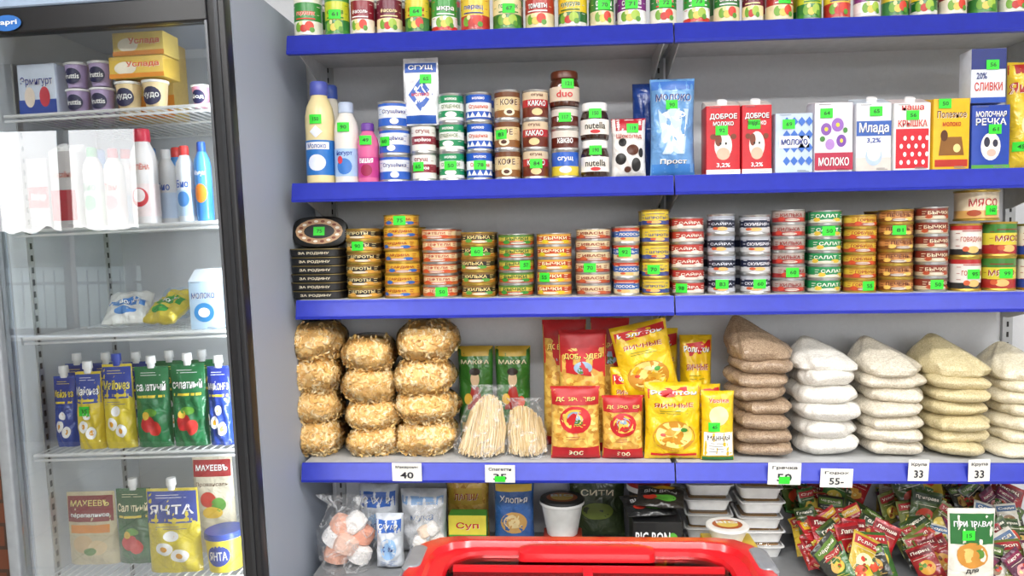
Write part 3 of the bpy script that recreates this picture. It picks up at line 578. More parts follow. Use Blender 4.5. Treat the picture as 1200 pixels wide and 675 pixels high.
for a, c in ((536, 578), (580, 622)):
    pack('herbal_noodle_pack', a, c, 407, Z4, .21, .05, '#3c7a2e', [('r', 0, 1, .9, 1, '#c8a63a'), ('t', 'МАКФА', .5, .84, .8, .05, '#f0e8c0'), ('e', .5, .66, .13, .08, '#e8c8a0'), ('p', [(.25, .34), (.75, .34), (.6, .58), (.4, .58)], '#a82a20'), ('r', 0, 1, .0, .2, '#d8b84a'), ('e', .5, .74, .16, .04, '#2a1a10'), ('e', .3, .45, .12, .06, '#e8b840'), ('e', .75, .42, .1, .06, '#d8502a')], seed=a)
SPM = [mat(h, .45) for h in ('#e4ca98', '#d4b67e', '#eedab0')]
def spag(u0, u1, vt, yy, seed, tilt, fan=.75, skew=0):
    x, W, H = span(u0, u1, vt, Z4, yy+.03); b = B('bagged_spaghetti', (x, yy+.05, Z4+.002)); rs = random.Random(seed)
    b.loft([(.004, W*.42, .03, 0, .012), (H*.4, W*.40, .03, tilt*W*.4, .025), (H*.62, W*.32, .02, tilt*W*.7, .04)], mat('#c8aa74', .6), n=20, e=3)
    for k in range(330):
        a = rs.uniform(-1, 1); d = rs.uniform(0, .02); xb = a*W*.46; xt = a*W*.46*fan+tilt*W; bow = .016*(1-a*a)
        z1 = H*(.80-.16*a*a+skew*a+rs.uniform(-.07, .07)); p0 = (xb, -.038-bow+d+.02*a*a, .004+rs.uniform(0, .02)); pm = ((xb+xt)/2+.006*math.sin(k)+tilt*W*.15, -.012-bow+d+.02*a*a, z1*.55); p1 = (xt, .03+d*.6, z1)
        m = rs.choice(SPM); b.rod(p0, pm, .0015, m, 5); b.rod(pm, p1, .0015, m, 5)
    b.loft([(0, W*.5, .058), (H*.15, W*.53, .064, 0, .0), (H*.45, W*.5, .06, tilt*W*.5, .01), (H*.7, W*.45, .05, tilt*W*.9, .03), (H*.82, W*.34, .03, tilt*W*1.1, .045), (H*.9, W*.32, .02, tilt*W*1.3, .05), (H, W*.46, .006, tilt*W*1.6, .055)], HAZE, n=36, disp=wob(seed, .15)); b.done()
spag(534, 592, 458, .02, 1, .10, .66, .05); spag(594, 642, 474, .03, 3, -.06, .85, -.08)
def redpack(u0, u1, vt, yy, lift=0, seed=0, tilt=0, lean=0, st=None, win=0):
    rs = random.Random(seed); noods = []
    if win:
        for k in range(46): noods.append(('e', rs.uniform(.1, .9), rs.uniform(.12, .6), rs.uniform(.05, .1), rs.uniform(.012, .03), rs.choice(('#f8dc80', '#e0a840', '#f4cc60', '#c88a30'))))
        its = noods+[('r', 0.02, .98, .86, .98, '#b81c22'), ('p', [(.02, .66), (.98, .62), (.98, .86), (.5, .9), (.02, .86)], '#c01e24'), ('t', 'ДОБРОДЕЯ', .5, .79, .8, .05, '#f4d870'), ('e', .5, .7, .2, .05, '#9ab4cc'), ('e', .5, .68, .12, .03, '#4a7a38'), ('r', .02, .98, 0, .08, '#b81c22')]
    else:
        for k in range(16): noods.append(('e', rs.choice((rs.uniform(.08, .2), rs.uniform(.8, .92))), rs.uniform(.2, .72), .06, .022, rs.choice(('#f8dc80', '#e0a840', '#c88a30'))))
        its = noods+[('r', 0.02, .98, .0, .18, '#b81c22'), ('r', .02, .98, .76, .98, '#b81c22'), ('e', .5, .56, .33, .19, '#c8242a'), ('e', .5, .57, .25, .14, '#e8c050'), ('e', .5, .6, .17, .08, '#9ab4cc'), ('e', .5, .53, .15, .05, '#4a7a38'), ('e', .5, .58, .05, .06, '#e8e0d0'), ('t', 'ДОБРОДЕЯ', .5, .84, .8, .06, '#f4d870'), ('t', '900', .5, .1, .34, .07, '#f4e8c0'), ('l', .3, .7, .28, .34, 2, '#8a1418')]
    if st: its.append(('s', .5, .8, st))
    pack('egg_pasta_pack', u0, u1, vt, Z4, yy, .055, PW, its, seam=foil('#c8242a'), seed=seed, tilt=tilt, lift=lift, lean=lean, wr=.0025)
PW = grain('pasta_window', '#f0c860', '#c48a2c', 75, .5, .8)
redpack(645, 704, 455, .015, seed=1); redpack(706, 755, 466, .015, seed=2)
redpack(636, 688, 376, .15, seed=3, win=1); redpack(690, 736, 374, .15, seed=4, win=1, tilt=.02)
redpack(655, 712, 388, .085, seed=5, win=1)
def yel(u0, u1, vt, yy, lift=0, tilt=0, seed=0, lean=0, T=.05):
    pack('egg_noodle_pack', u0, u1, vt, Z4, yy, T, '#f2c818', [('p', [(.05, .8), (.95, .86), (.95, .96), (.05, .92)], '#c81c20'), ('t', 'Роллтон', .5, .88, .8, .055, '#ffffff'), ('t', 'ЯИЧНЫЕ', .5, .72, .7, .055, '#a81818'), ('e', .5, .32, .38, .2, '#c88a20'), ('e', .5, .34, .33, .17, '#f4dc80'), ('e', .42, .38, .14, .05, '#d89a28'), ('e', .6, .3, .14, .05, '#e8b840'), ('e', .4, .27, .12, .04, '#d8942a'), ('e', .55, .42, .1, .03, '#f8ecb0'), ('e', .68, .4, .06, .03, '#4a9a38'), ('e', .3, .34, .05, .02, '#c8402a'), ('l', .25, .75, .6, .66, 2, '#1a6a2a'), ('r', .1, .9, .06, .09, '#c81c20')], lift=lift, tilt=tilt, seed=seed, lean=lean, wr=.0032)
yel(756, 824, 450, .012, seed=6)
yel(732, 800, 378, .07, lift=.15, tilt=-.2, seed=7, T=.045); yel(798, 836, 394, .15, seed=8); yel(758, 796, 386, .21, seed=9)
yel(716, 756, 432, .085, seed=12, T=.04); yel(806, 846, 452, .09, seed=13, T=.045)
pack('noodle_pack', 823, 862, 460, Z4, .005, .04, '#f0c818', [('r', .05, .95, .08, .42, '#f4f2ec'), ('t', 'МАННАЯ', .5, .34, .7, .07, '#1a1a1a'), ('l', .2, .8, .12, .28, 4, '#6a6a6a'), ('r', 0.02, .98, .0, .06, '#2a7a3a'), ('e', .5, .66, .3, .14, '#f8ecb0'), ('t', 'Увелка', .5, .88, .6, .06, '#c81c20'), ('s', .35, .5, '45')], seed=3)

def tag(uc, vc, wpx, hpx, t, green=0, t2=None):
    x, z = chart(uc, vc, -.016); w = wpx/455; h = hpx/455; b = B('price_tag', (x, -.0175, z)); b.push(R(random.uniform(-.04, .04), 'Y') @ R(.1, 'X'))
    b.box(-w/2, w/2, -.0006, .0006, -h/2, h/2, mat('#f4f2ea', .6)); s_ = flat(-.0006)
    b.text(s_, t, 0, -h*.16, w*.45, h*.36, mat('#2a2a34')); b.text(s_, t2 or 'Крупа', 0, h*.28, w*.75, h*.18, mat('#2a2a34'))
    if green: b.rect(s_, -.014, .014, -h*.45, -h*.12, mat('#35dc34', .5), .002, 2, 2)
    b.pop(); b.done()
tag(477, 553, 36, 23, '40', t2='Макароны'); tag(586, 555, 36, 22, '35', 1, 'Спагетти'); tag(919, 555, 38, 27, '50', 1, 'Гречка'); tag(980, 560, 37, 23, '55-', 0, 'Горох'); tag(1076, 551, 23, 26, '33'); tag(1147, 551, 24, 27, '33')

# ---------------------------------------------------------------- bottom shelf
def film_bag(name, u0, u1, vt, yy, cols, seed):
    x, W, H = span(u0, u1, vt, Z5, yy); b = B(name, (x, yy+.06, Z5+.003)); rs = random.Random(seed)
    lumps = [(-.2, 0, .12), (.2, 0, .12), (0, -.02, .3), (-.24, 0, .36), (.24, .01, .38), (-.08, 0, .52), (.14, 0, .56)]
    for k, (a, c, d) in enumerate(lumps):
        m = mat(cols[k % len(cols)], .6, 0, .4, 60, .12); rr_ = W*.21
        b.push(Tr(a*W, c, d*H+.01) @ R(rs.uniform(-.8, .8), 'Y')); b.loft([(-rr_*.8, rr_*.5, rr_*.4), (-rr_*.6, rr_*.9, rr_*.75), (0, rr_, rr_*.8), (rr_*.6, rr_*.9, rr_*.75), (rr_*.8, rr_*.5, rr_*.4)], m, n=22, disp=wob(k, .08)); b.pop()
    b.loft([(0, W*.44, .058), (.1*H, W*.48, .066), (.5*H, W*.5, .068), (.7*H, W*.46, .055), (.8*H, W*.36, .04), (.88*H, W*.3, .03), (.94*H, W*.4, .02), (H, W*.5, .010)], HAZE, n=44, disp=wob(seed, .14)); b.done()
film_bag('bagged_marshmallows', 366, 434, 590, -.03, ['#f0b49a', '#f4f0ec', '#f0c8b4', '#f4f2f0', '#f0a88c'], 5)
wp = [('r', .05, .95, .7, .92, '#3a6ac0'), ('t', 'САХАР', .5, .8, .7, .1, '#ffffff'), ('e', .5, .4, .3, .2, '#9ac0e8'), ('t', 'соль', .5, .4, .4, .1, '#2a4a98'), ('l', .2, .8, .06, .18, 3, '#6a8ac0')]
pack('salt_pack', 418, 465, 572, Z5, .12, .07, '#dfe5ec', wp, seed=1, wr=.003); pack('salt_pack', 467, 522, 578, Z5, .10, .08, '#e4e6ea', [('r', .05, .95, .8, .92, '#8ab0dc'), ('t', 'мука', .5, .6, .5, .1, '#5a7ab0')], seed=2, wr=.004)
pack('salt_pack', 438, 471, 606, Z5, 0, .06, '#dce2ea', wp, seed=4, wr=.003)
film_bag('bagged_rusks', 476, 518, 600, -.05, ['#f0ece6', '#e8e4de', '#f0d8c0'], 8)
pack('dry_pasta_pack', 522, 573, 562, Z5, .2, .05, PW, [('r', .05, .95, .6, .85, '#d8b040'), ('t', 'ЛАПША', .5, .72, .6, .1, '#a82018')], seed=2)
boxp('herb_seasoning_box', 526, 570, 604, Z5, .12, .05, '#4aa03c', [('r', 0, 1, .5, 1, '#e8d84a'), ('t', 'Суп', .5, .72, .6, .2, '#c82020'), ('e', .5, .3, .3, .14, '#e8e0b0')])
pack('snack_pack', 578, 626, 566, Z5, .15, .05, '#3a6ab0', [('e', .5, .4, .34, .16, '#d8a860'), ('e', .5, .42, .26, .1, '#f0d8a0'), ('t', 'Хлопья', .5, .75, .7, .1, '#ffffff'), ('r', .05, .95, .86, .96, '#e8c040')], seed=3)
def cup(name, u0, u1, vt, yy, col, lidc, items=(), lift=0, t='BIG'):
    x, W, H = span(u0, u1, vt, Z5+lift, yy); b = B(name, (x, yy+W/2, Z5+lift)); r = W/2
    b.loft([(0, r*.68, r*.68), (H*.85, r*.93, r*.93), (H*.86, r, r), (H*.94, r, r), (H, r*.96, r*.96)], [mat(col), mat(col), WHITE, mat(lidc)], n=32)
    b.dec(cyl(r*.86), 2*r*.83, H, items)
    s_ = lambda x_, z_, o: (x_, z_, H+o); b.ell(s_, 0, 0, r*.7, r*.6, mat('#b8602a')); b.ell(s_, 0, 0, r*.5, r*.42, mat('#e8c860'), .0015); b.text(s_, t, 0, r*.2, r, r*.3, WHITE, .002); b.done()
ci = [('r', .1, .9, .45, .75, '#c8302a'), ('t', 'ЛАПША', .5, .6, .6, .16, '#ffffff'), ('e', .5, .3, .2, .08, '#e8b040')]
x0, W0, H0 = span(640, 680, 632, Z5, .12)
b = B('instant_noodle_box', (x0, .16, Z5)); b.box(-.055, .055, -.045, .05, 0, H0, mat('#a83a28', .4), .002); b.dec(flat(-.045), .11, H0, [('t', 'Лапша', .5, .6, .7, .3, '#f0e0b0')]); b.done()
cup('instant_noodle_cup', 632, 686, 592, .105, '#ecece8', '#1c1c1c', lift=H0+.001)
pack('tea_pack', 667, 733, 560, Z5, .235, .04, '#3c4a2c', [('t', 'СИТИ', .5, .75, .6, .1, '#e8e0c0'), ('e', .5, .45, .3, .14, '#7a8a3a')], seed=4)
cup('instant_noodle_cup', 737, 790, 570, .15, '#181818', '#a82820', ci)
boxp('instant_noodle_box', 742, 800, 612, Z5, 0.0, .12, '#1b1b1b', [('t', 'BIG BON', .4, .7, .7, .22, '#f0f0f0'), ('e', .8, .5, .15, .3, '#5aa838'), ('e', .35, .3, .2, .16, '#c83a28')])
x, W, H = span(742, 800, 612, Z5, 0)
for k, (dx, rz, c1) in enumerate(((-.02, .15, '#1f1f1f'), (.015, -.2, '#26221c'))):
    b = B('instant_noodle_pack', (x+dx, .065, Z5+H+.012+k*.024)); b.push(R(rz, 'Z') @ Tr(0, -.05, 0) @ R(-1.4, 'X')); pillow(b, .13, .11, .018, c1, [('t', 'BIG BON', .5, .6, .7, .14, '#e0e0e0'), ('e', .6, .3, .25, .14, '#58a038'), ('e', .3, .3, .15, .12, '#c83a28'), ('e', .5, .82, .3, .08, '#d8a830')], seed=2); b.pop(); b.done()
def trays(name, u0, u1, vt, yy, n):
    x, W, H = span(u0, u1, vt, Z5, yy); b = B(name, (x, yy+.06, Z5)); h = H/n
    for k in range(n):
        b.push(Tr(random.uniform(-.004, .004), random.uniform(-.006, .006), k*h) @ R(random.uniform(-.08, .08), 'Z')); w = W/2*.95; c = mat('#f2f2f0', .4)
        b.loft([(0, w*.8, .046), (h*.72, w*.92, .056), (h*.75, w, .062), (h*.8, w, .062)], c, rr=.012)
        b.loft([(h*.8, w*.93, .056), (h*.97, w*.86, .05)], LID, rr=.012, cap0=False)
        b.loft([(h*.8, w*.8, .045), (h*.86, w*.7, .038)], mat('#c89a5a', .7), rr=.01); b.pop()
    b.done()
trays('mashed_potato_tray_stack', 803, 862, 566, .12, 5); trays('mashed_potato_tray_stack', 866, 922, 568, .10, 5)
x0, W0, H0 = span(826, 892, 642, Z5, -.06)
b = B('instant_noodle_box', (x0, -.01, Z5)); b.box(-.065, .065, -.055, .05, 0, H0, mat('#d8b83a', .4), .002); b.done()
cup('instant_noodle_cup', 832, 884, 624, -.065, '#e8e4dc', '#f0ece4', lift=H0+.001)
def pile(name, u0, u1, vt, yy, cols, n, seed, cw=.085, chh=.11):
    x, W, H = span(u0, u1, vt, Z5, yy); b = B(name, (x, yy, Z5)); rs = random.Random(seed)
    rows = 6
    for k in range(n):
        row = k % rows; px = rs.uniform(-.5, .5)*(W-cw*1.2); py = -.13+row*.054+rs.uniform(-.015, .015); pz = (H-chh*.8)*(row/(rows-1))*rs.uniform(.6, 1)
        b.push(Tr(px, py, max(0.025, pz)) @ R(rs.uniform(-.6, .6), 'Z') @ R(rs.uniform(-.6, .6), 'Y') @ R(-rs.uniform(.2, 1.1), 'X')); c = rs.choice(cols)
        its = [('r', .04, .96, .72, .92, c[1]), ('t', c[3], .5, .82, .75, .1, '#e8e2d0'), ('e', .5, .38, .32, .2, c[2])]
        for q in range(6): its.append(('e', rs.uniform(.25, .75), rs.uniform(.25, .55), rs.uniform(.05, .1), rs.uniform(.04, .07), rs.choice(('#e8d890', '#5a8a34', '#c8402a', c[1], c[2], '#8a4a20'))))
        its += [('l', .15, .85, .05, .15, 2, c[2]), ('l', .1, .9, .62, .68, 1, '#d8d0b8')]
        s_ = rs.choice((.8, .9, 1, 1.25))
        pillow(b, cw*s_, chh*s_, .014, c[0], its, seed=k, nz=12, nx=10, wr=.0012); b.pop()
    b.done()
pc = [('#a81c22', '#7a1018', '#d8a040', 'Лапша'), ('#c8a82c', '#a8242a', '#e8e0b0', 'Роллтон'), ('#3a6a30', '#a8242a', '#d8c050', 'Суп'), ('#b8242a', '#d8a828', '#f0d890', 'Кубик'), ('#4a5a24', '#22381a', '#c84a2a', 'Галина'), ('#2a2a22', '#5a7a2a', '#d8b060', 'Чёрный'), ('#c8b030', '#b02a24', '#e8c868', 'Курица')]
pile('soup_packet_pile', 930, 1040, 575, .06, pc, 78, 4, .068, .09)
pc2 = [('#3f5426', '#22381a', '#b8402a', 'Приправа'), ('#5a2440', '#7a1840', '#d89a98', 'Кисель'), ('#6a7234', '#9a242a', '#d8c058', 'Укроп'), ('#9a2226', '#6a1018', '#d8a040', 'Перец'), ('#33332a', '#4f6a2a', '#c8a458', 'Чёрный'), ('#c8a838', '#3a6a30', '#c8402a', 'Карри'), ('#c8c4b8', '#3a5a80', '#8a6a4a', 'Сода')]
pile('seasoning_packet_pile', 1045, 1215, 568, .06, pc2, 120, 9, .064, .088)
pack('chicken_seasoning_pack', 1112, 1168, 598, Z5, -.139, .014, '#e4e0d2', [('r', .03, .97, .62, .95, '#2a6a34'), ('t', 'ПРИПРАВА', .5, .84, .8, .06, '#ffffff'), ('t', 'КУРИЦЫ', .5, .22, .8, .09, '#1a1a1a'), ('e', .5, .5, .34, .14, '#c88a38'), ('e', .4, .5, .16, .08, '#e8c070'), ('e', .65, .52, .1, .05, '#5a8a34'), ('t', 'для', .5, .33, .3, .05, '#1a1a1a'), ('l', .2, .8, .04, .14, 3, '#6a6a5a'), ('s', .4, .72, '15')], lean=.02)

# ================================================================ REFRIGERATOR
before = set(bpy.data.objects)
FX1 = XA-.016; FYF = -.285; FX0 = chart(8, 475, FYF)[0]-.03; FYB = YW-.02; FZT = 2.16
fr = bpy.data.objects.new('display_refrigerator', None); sc.collection.objects.link(fr)
side = mat('#a6afbd', .6, 0, 0, 3, .03, nm='fridge_side'); inn = mat('#d0d4d7', .4, var=.03); dk = mat('#1b1c20', .35)
b = B('cabinet', parent=fr)
b.box(FX1-.03, FX1, FYF+.045, FYB, .1, FZT, side); b.box(FX0, FX0+.03, FYF+.045, FYB, .1, FZT, side)
b.box(FX0+.03, FX1-.03, FYB-.04, FYB, .1, FZT, inn); b.box(FX0+.03, FX1-.03, FYF+.045, FYB-.04, FZT-.04, FZT, side); b.box(FX0+.03, FX1-.03, FYF+.045, FYB-.04, .1, .2, side)
b.box(FX1-.034, FX1-.03, FYF+.05, FYB-.04, .2, FZT-.04, inn); b.box(FX0+.03, FX0+.034, FYF+.05, FYB-.04, .2, FZT-.04, inn)
for sx in (FX0+.06, FX1-.06):
    for yy in (FYF+.1, FYB-.06): b.box(sx-.03, sx+.03, yy-.03, yy+.03, .012, .1, BLACK)
for yy in (FYF+.12, FYB-.12):
    for sx, q in ((FX1-.036, -1), (FX0+.036, 1)):
        b.box(sx-.002, sx+.002, yy-.01, yy+.01, .3, 2.0, SIL)
        for k in range(50): b.box(sx-.0026, sx+.0026, yy-.004, yy+.004, .35+k*.03, .365+k*.03, BLACK)
b.done()
ZG = chart(130, 31, FYF)[1]
b = B('door_frame', parent=fr); fwid = .040
b.box(FX1-fwid, FX1+.002, FYF, FYF+.04, .2, FZT, dk, .004); b.box(FX0-.002, FX0+fwid*.7, FYF, FYF+.04, .2, FZT, mat('#9aa0a6', .35, .4), .004)
b.box(FX0+fwid*.7, FX1-fwid, FYF+.001, FYF+.04, ZG, ZG+.055, dk, .003); b.box(FX0+fwid*.7, FX1-fwid, FYF+.001, FYF+.04, ZG+.056, FZT, mat('#9fb3cc', .4), .003)
b.box(FX0+fwid*.7, FX1-fwid, FYF+.001, FYF+.04, .2, .27, dk, .003)
b.box(FX1-fwid-.006, FX1-fwid, FYF+.002, FYF+.03, .27, ZG, mat('#6a6d72', .3, .6)); b.box(FX1-.02, FX1-.012, FYF-.004, FYF, .3, FZT, mat('#3a3c40', .3, .5))
xb, zb = chart(22, 24, FYF); b.push(Tr(xb, FYF-.002, zb)); b.ell(flat(0), 0, 0, .035, .018, mat('#2a6ab8')); b.text(flat(0), 'capri', 0, 0, .05, .014, WHITE, .002); b.pop()
b.done()
b = B('door_glass', parent=fr); b.box(FX0+fwid*.7, FX1-fwid, FYF+.018, FYF+.022, .27, ZG, GLASS); b.done()
FZ = [chart(130, v, FYF+.08)[1] for v in (129, 264, 390, 527)]+[chart(160, 673, FYF+.08)[1]]
b = B('wire_shelves', parent=fr); wr_ = mat('#eceeee', .35, .2)
for z in FZ:
    xa, xb = FX0+.04, FX1-.04; ya, yb = FYF+.065, FYB-.06
    b.rod((xa, ya, z-.004), (xb, ya, z-.004), .004, wr_, 8); b.rod((xa, ya, z-.016), (xb, ya, z-.016), .003, wr_, 8); b.rod((xa, yb, z-.004), (xb, yb, z-.004), .004, wr_, 8)
    b.rod((xa, (ya+yb)/2, z-.005), (xb, (ya+yb)/2, z-.005), .003, wr_, 6)
    x = xa
    while x <= xb: b.rod((x, ya, z-.003), (x, yb, z-.003), .0018, wr_, 5); x += .022
b.done()
l = bpy.data.lights.new('fridge_light', 'AREA'); l.shape = 'RECTANGLE'; l.size = .012; l.size_y = 1.5; l.energy = 4; l.color = (.93, .97, 1)
o = bpy.data.objects.new('fridge_fill_light', l); sc.collection.objects.link(o); o.parent = fr  # area light added to brighten the interior, hidden behind the door frame
zz_ = Vector((.62, -.78, 0)).normalized(); yy_ = Vector((0, 0, 1)); xx_ = yy_.cross(zz_)
o.matrix_world = Matrix(((xx_.x, yy_.x, zz_.x, FX1-.042), (xx_.y, yy_.y, zz_.y, FYF+.05), (xx_.z, yy_.z, zz_.z, 1.25), (0, 0, 0, 1)))
FY = FYF+.085
A_, B_, C_, D_, E_ = FZ
boxp('yogurt_multipack', 22, 66, 72, A_, FY, .08, '#ccd6e6', [('t', 'Эрмигурт', .5, .65, .85, .2, '#1b2f8a'), ('r', 0, 1, 0, .3, '#2a4aa0'), ('e', .3, .35, .14, .2, '#e8d8c8'), ('e', .7, .35, .14, .2, '#c83a4a')])
def ycups(name, u0, u1, vt, z, n, m, col, lid, txt, lift=0, d=.085, yy=None):
    yy = FY if yy is None else yy
    x, W, H = span(u0, u1, vt, z+lift, yy); b = B(name, (x, yy+.03, z+lift)); w = W/n; h = H/m
    for j in range(m):
        for k in range(n):
            b.push(Tr((k-(n-1)/2)*w, 0, j*h)); r = w*.47
            b.loft([(0, r*.72, r*.72), (h*.85, r*.92, r*.92), (h*.86, r, r), (h*.93, r, r), (h*.93, r*.95, r*.95)], [mat(col), WHITE, WHITE, mat(lid)], n=22)
            b.ell(cyl(r*.86), 0, h*.42, r*.75, h*.3, mat('#1b1f4a')); b.text(cyl(r*.86), txt, 0, h*.42, r*1.2, h*.2, WHITE); b.pop()
    b.done()
ycups('yogurt_cup_stack', 69, 126, 68, A_, 2, 2, '#b8a4cc', '#e8e4f0', 'fruttis')
ycups('yogurt_cup_stack', 128, 192, 92, A_, 2, 1, '#f0d8a8', '#f0e8e0', 'чудо')
ycups('yogurt_cup_stack', 50, 128, 66, A_, 3, 2, '#d8c8e0', '#e8e4f0', 'fruttis', yy=FY+.14)
boxp('curd_dessert_box', 138, 204, 50, A_, FY+.14, .08, '#d8b868', [('r', 0, 1, 0, .3, '#e8902a')])
x, W, H = span(128, 192, 92, A_, FY)
boxp('curd_dessert_box', 128, 192, 66, A_, FY, .08, '#e8c458', [('e', .3, .45, .2, .3, '#f4ecd8'), ('t', 'Услада', .62, .6, .6, .3, '#e8502a'), ('r', 0, 1, 0, .2, '#e8902a')], lift=H+.001)
boxp('curd_dessert_box', 132, 192, 38, A_, FY+.005, .075, '#ecd070', [('e', .3, .45, .2, .3, '#f4ecd8'), ('t', 'Услада', .62, .6, .6, .3, '#e8502a'), ('r', 0, 1, 0, .2, '#e8902a')], lift=H+.002+chart(160, 66, FY)[1]-chart(160, 92, FY)[1])
ycups('pink_yogurt_cup', 218, 241, 99, A_, 1, 1, '#d890a8', '#e8c0cc', 'йод')
boxp('kefir_carton', 34, 58, 182, B_, FY+.02, .06, '#a8a4a8', [('r', 0, 1, .3, .6, '#a82430'), ('t', 'Кефир', .5, .45, .7, .12, '#ffffff')])
carton('kefir_carton', 60, 90, 165, B_, FY+.02, .06, '#c4c0c0', [('r', .0, 1, .1, .5, '#b02838'), ('t', 'Маслёна', .5, .7, .8, .08, '#b02838')])
bottle('milk_bottle', 94, 116, 170, B_, FY+.03, '#d4d4d4', [('t', 'Био', .5, .5, .6, .1, '#2a8a5a'), ('e', .5, .3, .3, .1, '#6ab08a')], '#3a9a5a', '#d8ecd8', 'straight')
bottle('milk_bottle', 119, 141, 172, B_, FY+.03, '#dedad4', [('t', 'Тан', .5, .5, .6, .1, '#c82a3a'), ('e', .5, .3, .3, .1, '#e8909a')], '#c83a4a', '#e0d0d0', 'straight')
bottle('milk_bottle', 148, 178, 150, B_, FY, '#e2dfdf', [('t', 'МАСЛЁНА', .5, .6, .8, .07, '#c82a3a'), ('e', .5, .28, .3, .1, '#c82a3a'), ('e', .5, .3, .2, .07, '#f8f0f0')], '#c8304a', '#e8d8d8', 'milk')
bottle('milk_bottle', 182, 203, 175, B_, FY+.08, '#d4d4d4', [('t', 'Био', .5, .5, .6, .1, '#2a5ab0')], '#e8e8e8', '#b8c8de', 'straight')
bottle('milk_bottle', 204, 225, 172, B_, FY, '#dfe6ee', [('t', 'Био', .5, .5, .6, .1, '#2a5ab0'), ('e', .5, .3, .3, .1, '#4a8ad0')], '#d83a3a', '#b8d4ee', 'straight')
bottle('milk_bottle', 226, 245, 168, B_, FY, '#4a92d8', [('t', 'Имун', .5, .6, .6, .08, '#ffffff'), ('e', .5, .35, .35, .12, '#f08a2a')], '#2a5ab8', '#3a82d0', 'straight')
for k in range(5):
    bottle('milk_bottle', 74+k*30, 96+k*30, 172, B_, FY+.2, ('#d8dce0', '#4a92d8', '#e0d8d8')[k % 3], [], ('#d83a3a', '#3a82d0')[k % 2], ('#b8d4ee', '#f08a2a')[k % 2], 'straight')
carton('milk_carton', 222, 257, 318, C_, FY, .06, '#bcd6ec', [('e', .5, .35, .35, .2, '#3a8ac8'), ('t', 'МОЛОКО', .5, .7, .8, .12, '#1a4a98'), ('e', .5, .35, .2, .1, '#ffffff')], '#e4eef6', None, .2)
x, W, H = span(112, 212, 352, C_, FY)
for (ox, oy, cl, c2, rz, nm) in ((-.06, .07, '#dcdcd8', '#3a78c0', .3, 'curd_pack'), (.055, .07, '#e0cc50', '#3a9a48', -.3, 'curd_pack'), (0.0, .20, '#c0d4e6', '#e8c83a', .1, 'curd_pack')):
    b = B(nm, (x+ox, FY+oy, C_+.022), rz); b.push(Tr(0, -.06, 0) @ R(-1.05, 'X')); pillow(b, .105, .13, .04, cl, [('r', .1, .9, .4, .6, c2), ('t', 'Творог', .5, .5, .6, .12, '#ffffff'), ('e', .5, .22, .25, .1, c2)], wr=.003); b.pop(); b.done()
def mayo(u0, u1, vt, z, base, top, txt, tcol, eggs=True, cap='#f4f4f4', yy=FY, nm='mayonnaise_pouch', seed=0, st=None):
    its = [('r', 0.02, .98, .6, .97, top), ('t', txt, .5, .76, .86, .11, tcol), ('r', .1, .9, .62, .65, '#e8d040'), ('l', .2, .8, .88, .94, 2, tcol), ('l', .2, .8, .52, .57, 2, top)]
    if eggs: its += [('e', .35, .3, .17, .08, '#ffffff'), ('e', .65, .22, .17, .08, '#ffffff'), ('e', .35, .3, .07, .035, '#f0a820'), ('e', .65, .22, .07, .035, '#f0a820'), ('e', .5, .45, .15, .06, '#ffffff'), ('e', .5, .45, .06, .03, '#f0a820')]
    else: its += [('e', .4, .3, .2, .1, '#c8242a'), ('e', .62, .24, .16, .09, '#d8302a'), ('e', .5, .44, .2, .05, '#6aa83a'), ('e', .35, .4, .1, .05, '#e8c040')]
    if st: its.append(('s', .4, .5, st))
    pack(nm, u0, u1, vt, z, yy, .045, base, its, 'doy', cap=cap, seed=seed, wr=.0025)
mayo(60, 86, 440, D_, '#2a4aa8', '#1f3490', 'Майонез', '#f0d840', yy=FY+.03, seed=1)
mayo(86, 117, 436, D_, '#e8cf3a', '#2a46a0', 'Майонез', '#ffffff', seed=2, st='35')
mayo(118, 154, 428, D_, '#e8d23c', '#2340a0', 'Майонез', '#f0e060', seed=3, cap='#2340a0')
mayo(156, 197, 432, D_, '#1f7a48', '#187040', 'салатный', '#ffffff', False, seed=4, nm='salad_dressing_pouch')
mayo(199, 240, 430, D_, '#1f7a48', '#187040', 'салатный', '#ffffff', False, seed=5, nm='salad_dressing_pouch')
mayo(242, 270, 434, D_, '#2a4aa8', '#22389a', 'МАЙОНЕЗ', '#ffffff', seed=6)
for k, (a, c) in enumerate(((74, 104), (106, 140), (142, 176), (180, 216), (220, 254))):
    mayo(a, c, 425, D_, '#2a4aa8' if k < 3 else '#1f7a48', '#1f3490' if k < 3 else '#187040', 'Майонез', '#f0d840', yy=FY+.1, seed=k+20)
pack('mayonnaise_pouch', 76, 134, 577, E_, FY+.05, .04, '#d8cba4', [('r', .03, .97, .6, .95, '#8a1c28'), ('t', 'МАХЕЕВЪ', .5, .85, .8, .08, '#f0d880'), ('t', 'перепелиное', .5, .68, .8, .06, '#ffffff'), ('e', .35, .3, .2, .12, '#d8b888'), ('e', .65, .25, .18, .1, '#e8cfa0'), ('e', .5, .2, .12, .05, '#5a8a34'), ('r', .1, .9, .45, .56, '#e8902a')], 'doy', seed=1)
mayo(134, 176, 575, E_, '#2a6a3a', '#1f5a30', 'Салатный', '#f0e8c0', False, yy=FY+.05, seed=2)
mayo(170, 232, 577, E_, '#e4d038', '#2a46a0', 'ЯНТА', '#ffffff', yy=FY-.01, seed=3)
x, W, H = span(236, 281, 628, E_, FY)
b = B('mayonnaise_bucket', (x, FY+W/2-.015, E_)); r = W/2
b.loft([(0, r*.84, r*.84), (H*.84, r*.96, r*.96), (H*.85, r, r), (H*.97, r, r), (H, r*.96, r*.96)], [mat('#e8d23a'), mat('#2a46a0'), mat('#2a46a0'), mat('#2a46a0')], n=32)
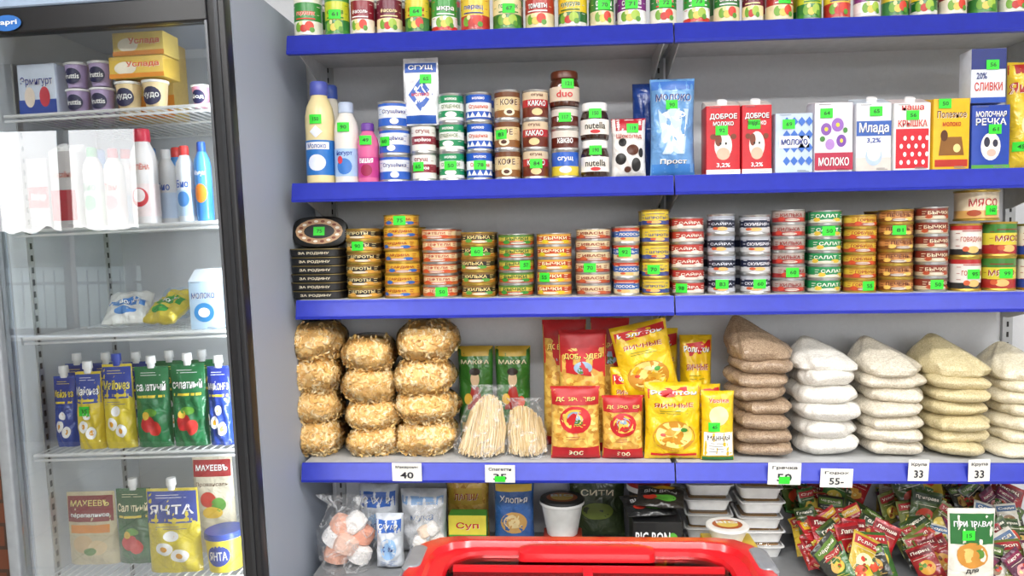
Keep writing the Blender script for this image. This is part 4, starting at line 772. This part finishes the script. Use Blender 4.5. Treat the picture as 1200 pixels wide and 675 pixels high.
b.ell(cyl(r*.92), 0, H*.45, r*.6, H*.27, mat('#2a46a0')); b.text(cyl(r*.92), 'ЯНТА', 0, H*.45, r*.9, H*.22, WHITE); b.done()
pack('mayonnaise_pouch', 226, 274, 537, E_, FY+.11, .04, '#e4dcc6', [('r', .03, .97, .78, .95, '#a8202a'), ('t', 'МАХЕЕВЪ', .5, .87, .8, .06, '#ffffff'), ('e', .4, .55, .2, .08, '#c8342a'), ('e', .65, .5, .18, .07, '#5a9a38'), ('t', 'Провансаль', .5, .7, .8, .05, '#5a3a1a'), ('e', .5, .42, .25, .06, '#e8c040')], 'doy', seed=8)
LEAN = .030; PX, PZ = chart(130, 400, FYF)[0], 1.15
M = Tr(PX, 0, PZ) @ R(-LEAN, 'Y') @ Tr(-PX, 0, -PZ)
bpy.context.view_layer.update()
for o in [o for o in bpy.data.objects if o not in before and o.parent is None]:
    if o is fr: o.matrix_world = M @ o.matrix_world
    else: o.matrix_world = M @ Tr(LEAN*(o.location.z-PZ), 0, 0) @ o.matrix_world

# ================================================================ CHEST FREEZER (red rim)
yb = -.6; xa, zt = chart(492, 636, yb); xb_, _ = chart(884, 636, yb); zt = chart(690, 627, yb)[1]
cx = (xa+xb_)/2; hx = (xb_-xa)/2; hy = .56; cyy = yb-hy
b = B('chest_freezer', (cx, cyy, 0)); red = mat('#c4101a', .28, var=.05, coat=.4); gy = mat('#8d9094', .35, .3)
b.loft([(.06, hx-.04, hy-.04), (.08, hx-.03, hy-.03), (zt-.09, hx-.03, hy-.03)], mat('#e8e8e6', .4), rr=.05)
b.loft([(.0, hx-.06, hy-.06), (.06, hx-.05, hy-.05)], BLACK, rr=.05)
b.loft([(zt-.09, hx-.03, hy-.03), (zt-.085, hx+.012, hy+.012), (zt-.03, hx+.016, hy+.016), (zt-.022, hx+.008, hy+.008)], gy, rr=.07, cap0=False, cap1=False)
b.loft([(zt-.03, hx, hy), (zt-.006, hx, hy), (zt, hx-.008, hy-.008), (zt, hx-.035, hy-.03), (zt-.010, hx-.04, hy-.035), (zt-.010, hx-.065, hy-.05), (zt-.024, hx-.07, hy-.055)], red, rr=.065, cap0=False, cap1=False)
b.loft([(zt-.019, hx-.07, hy-.055), (zt-.0165, hx-.07, hy-.055)], REDGLASS, rr=.04)
b.loft([(zt-.2, hx-.08, hy-.07), (zt-.19, hx-.08, hy-.07)], mat('#c8585c', .5), rr=.05)
for sx in (-1, 1):
    b.push(Tr(sx*(hx-.012), hy-.10, zt-.03)); b.loft([(0, .018, .05), (.026, .018, .05), (.032, .012, .044)], gy, rr=.012); b.pop()
b.push(Tr(0, hy-.072, zt-.012)); b.loft([(0, .12, .022), (.014, .118, .020), (.02, .1, .012)], red, rr=.012); b.pop()
b.box(-hx+.08, hx-.08, hy-.125, hy-.115, zt-.0165, zt-.008, red); b.box(-.008, .008, -hy+.06, hy-.125, zt-.0165, zt-.008, red)
b.done()
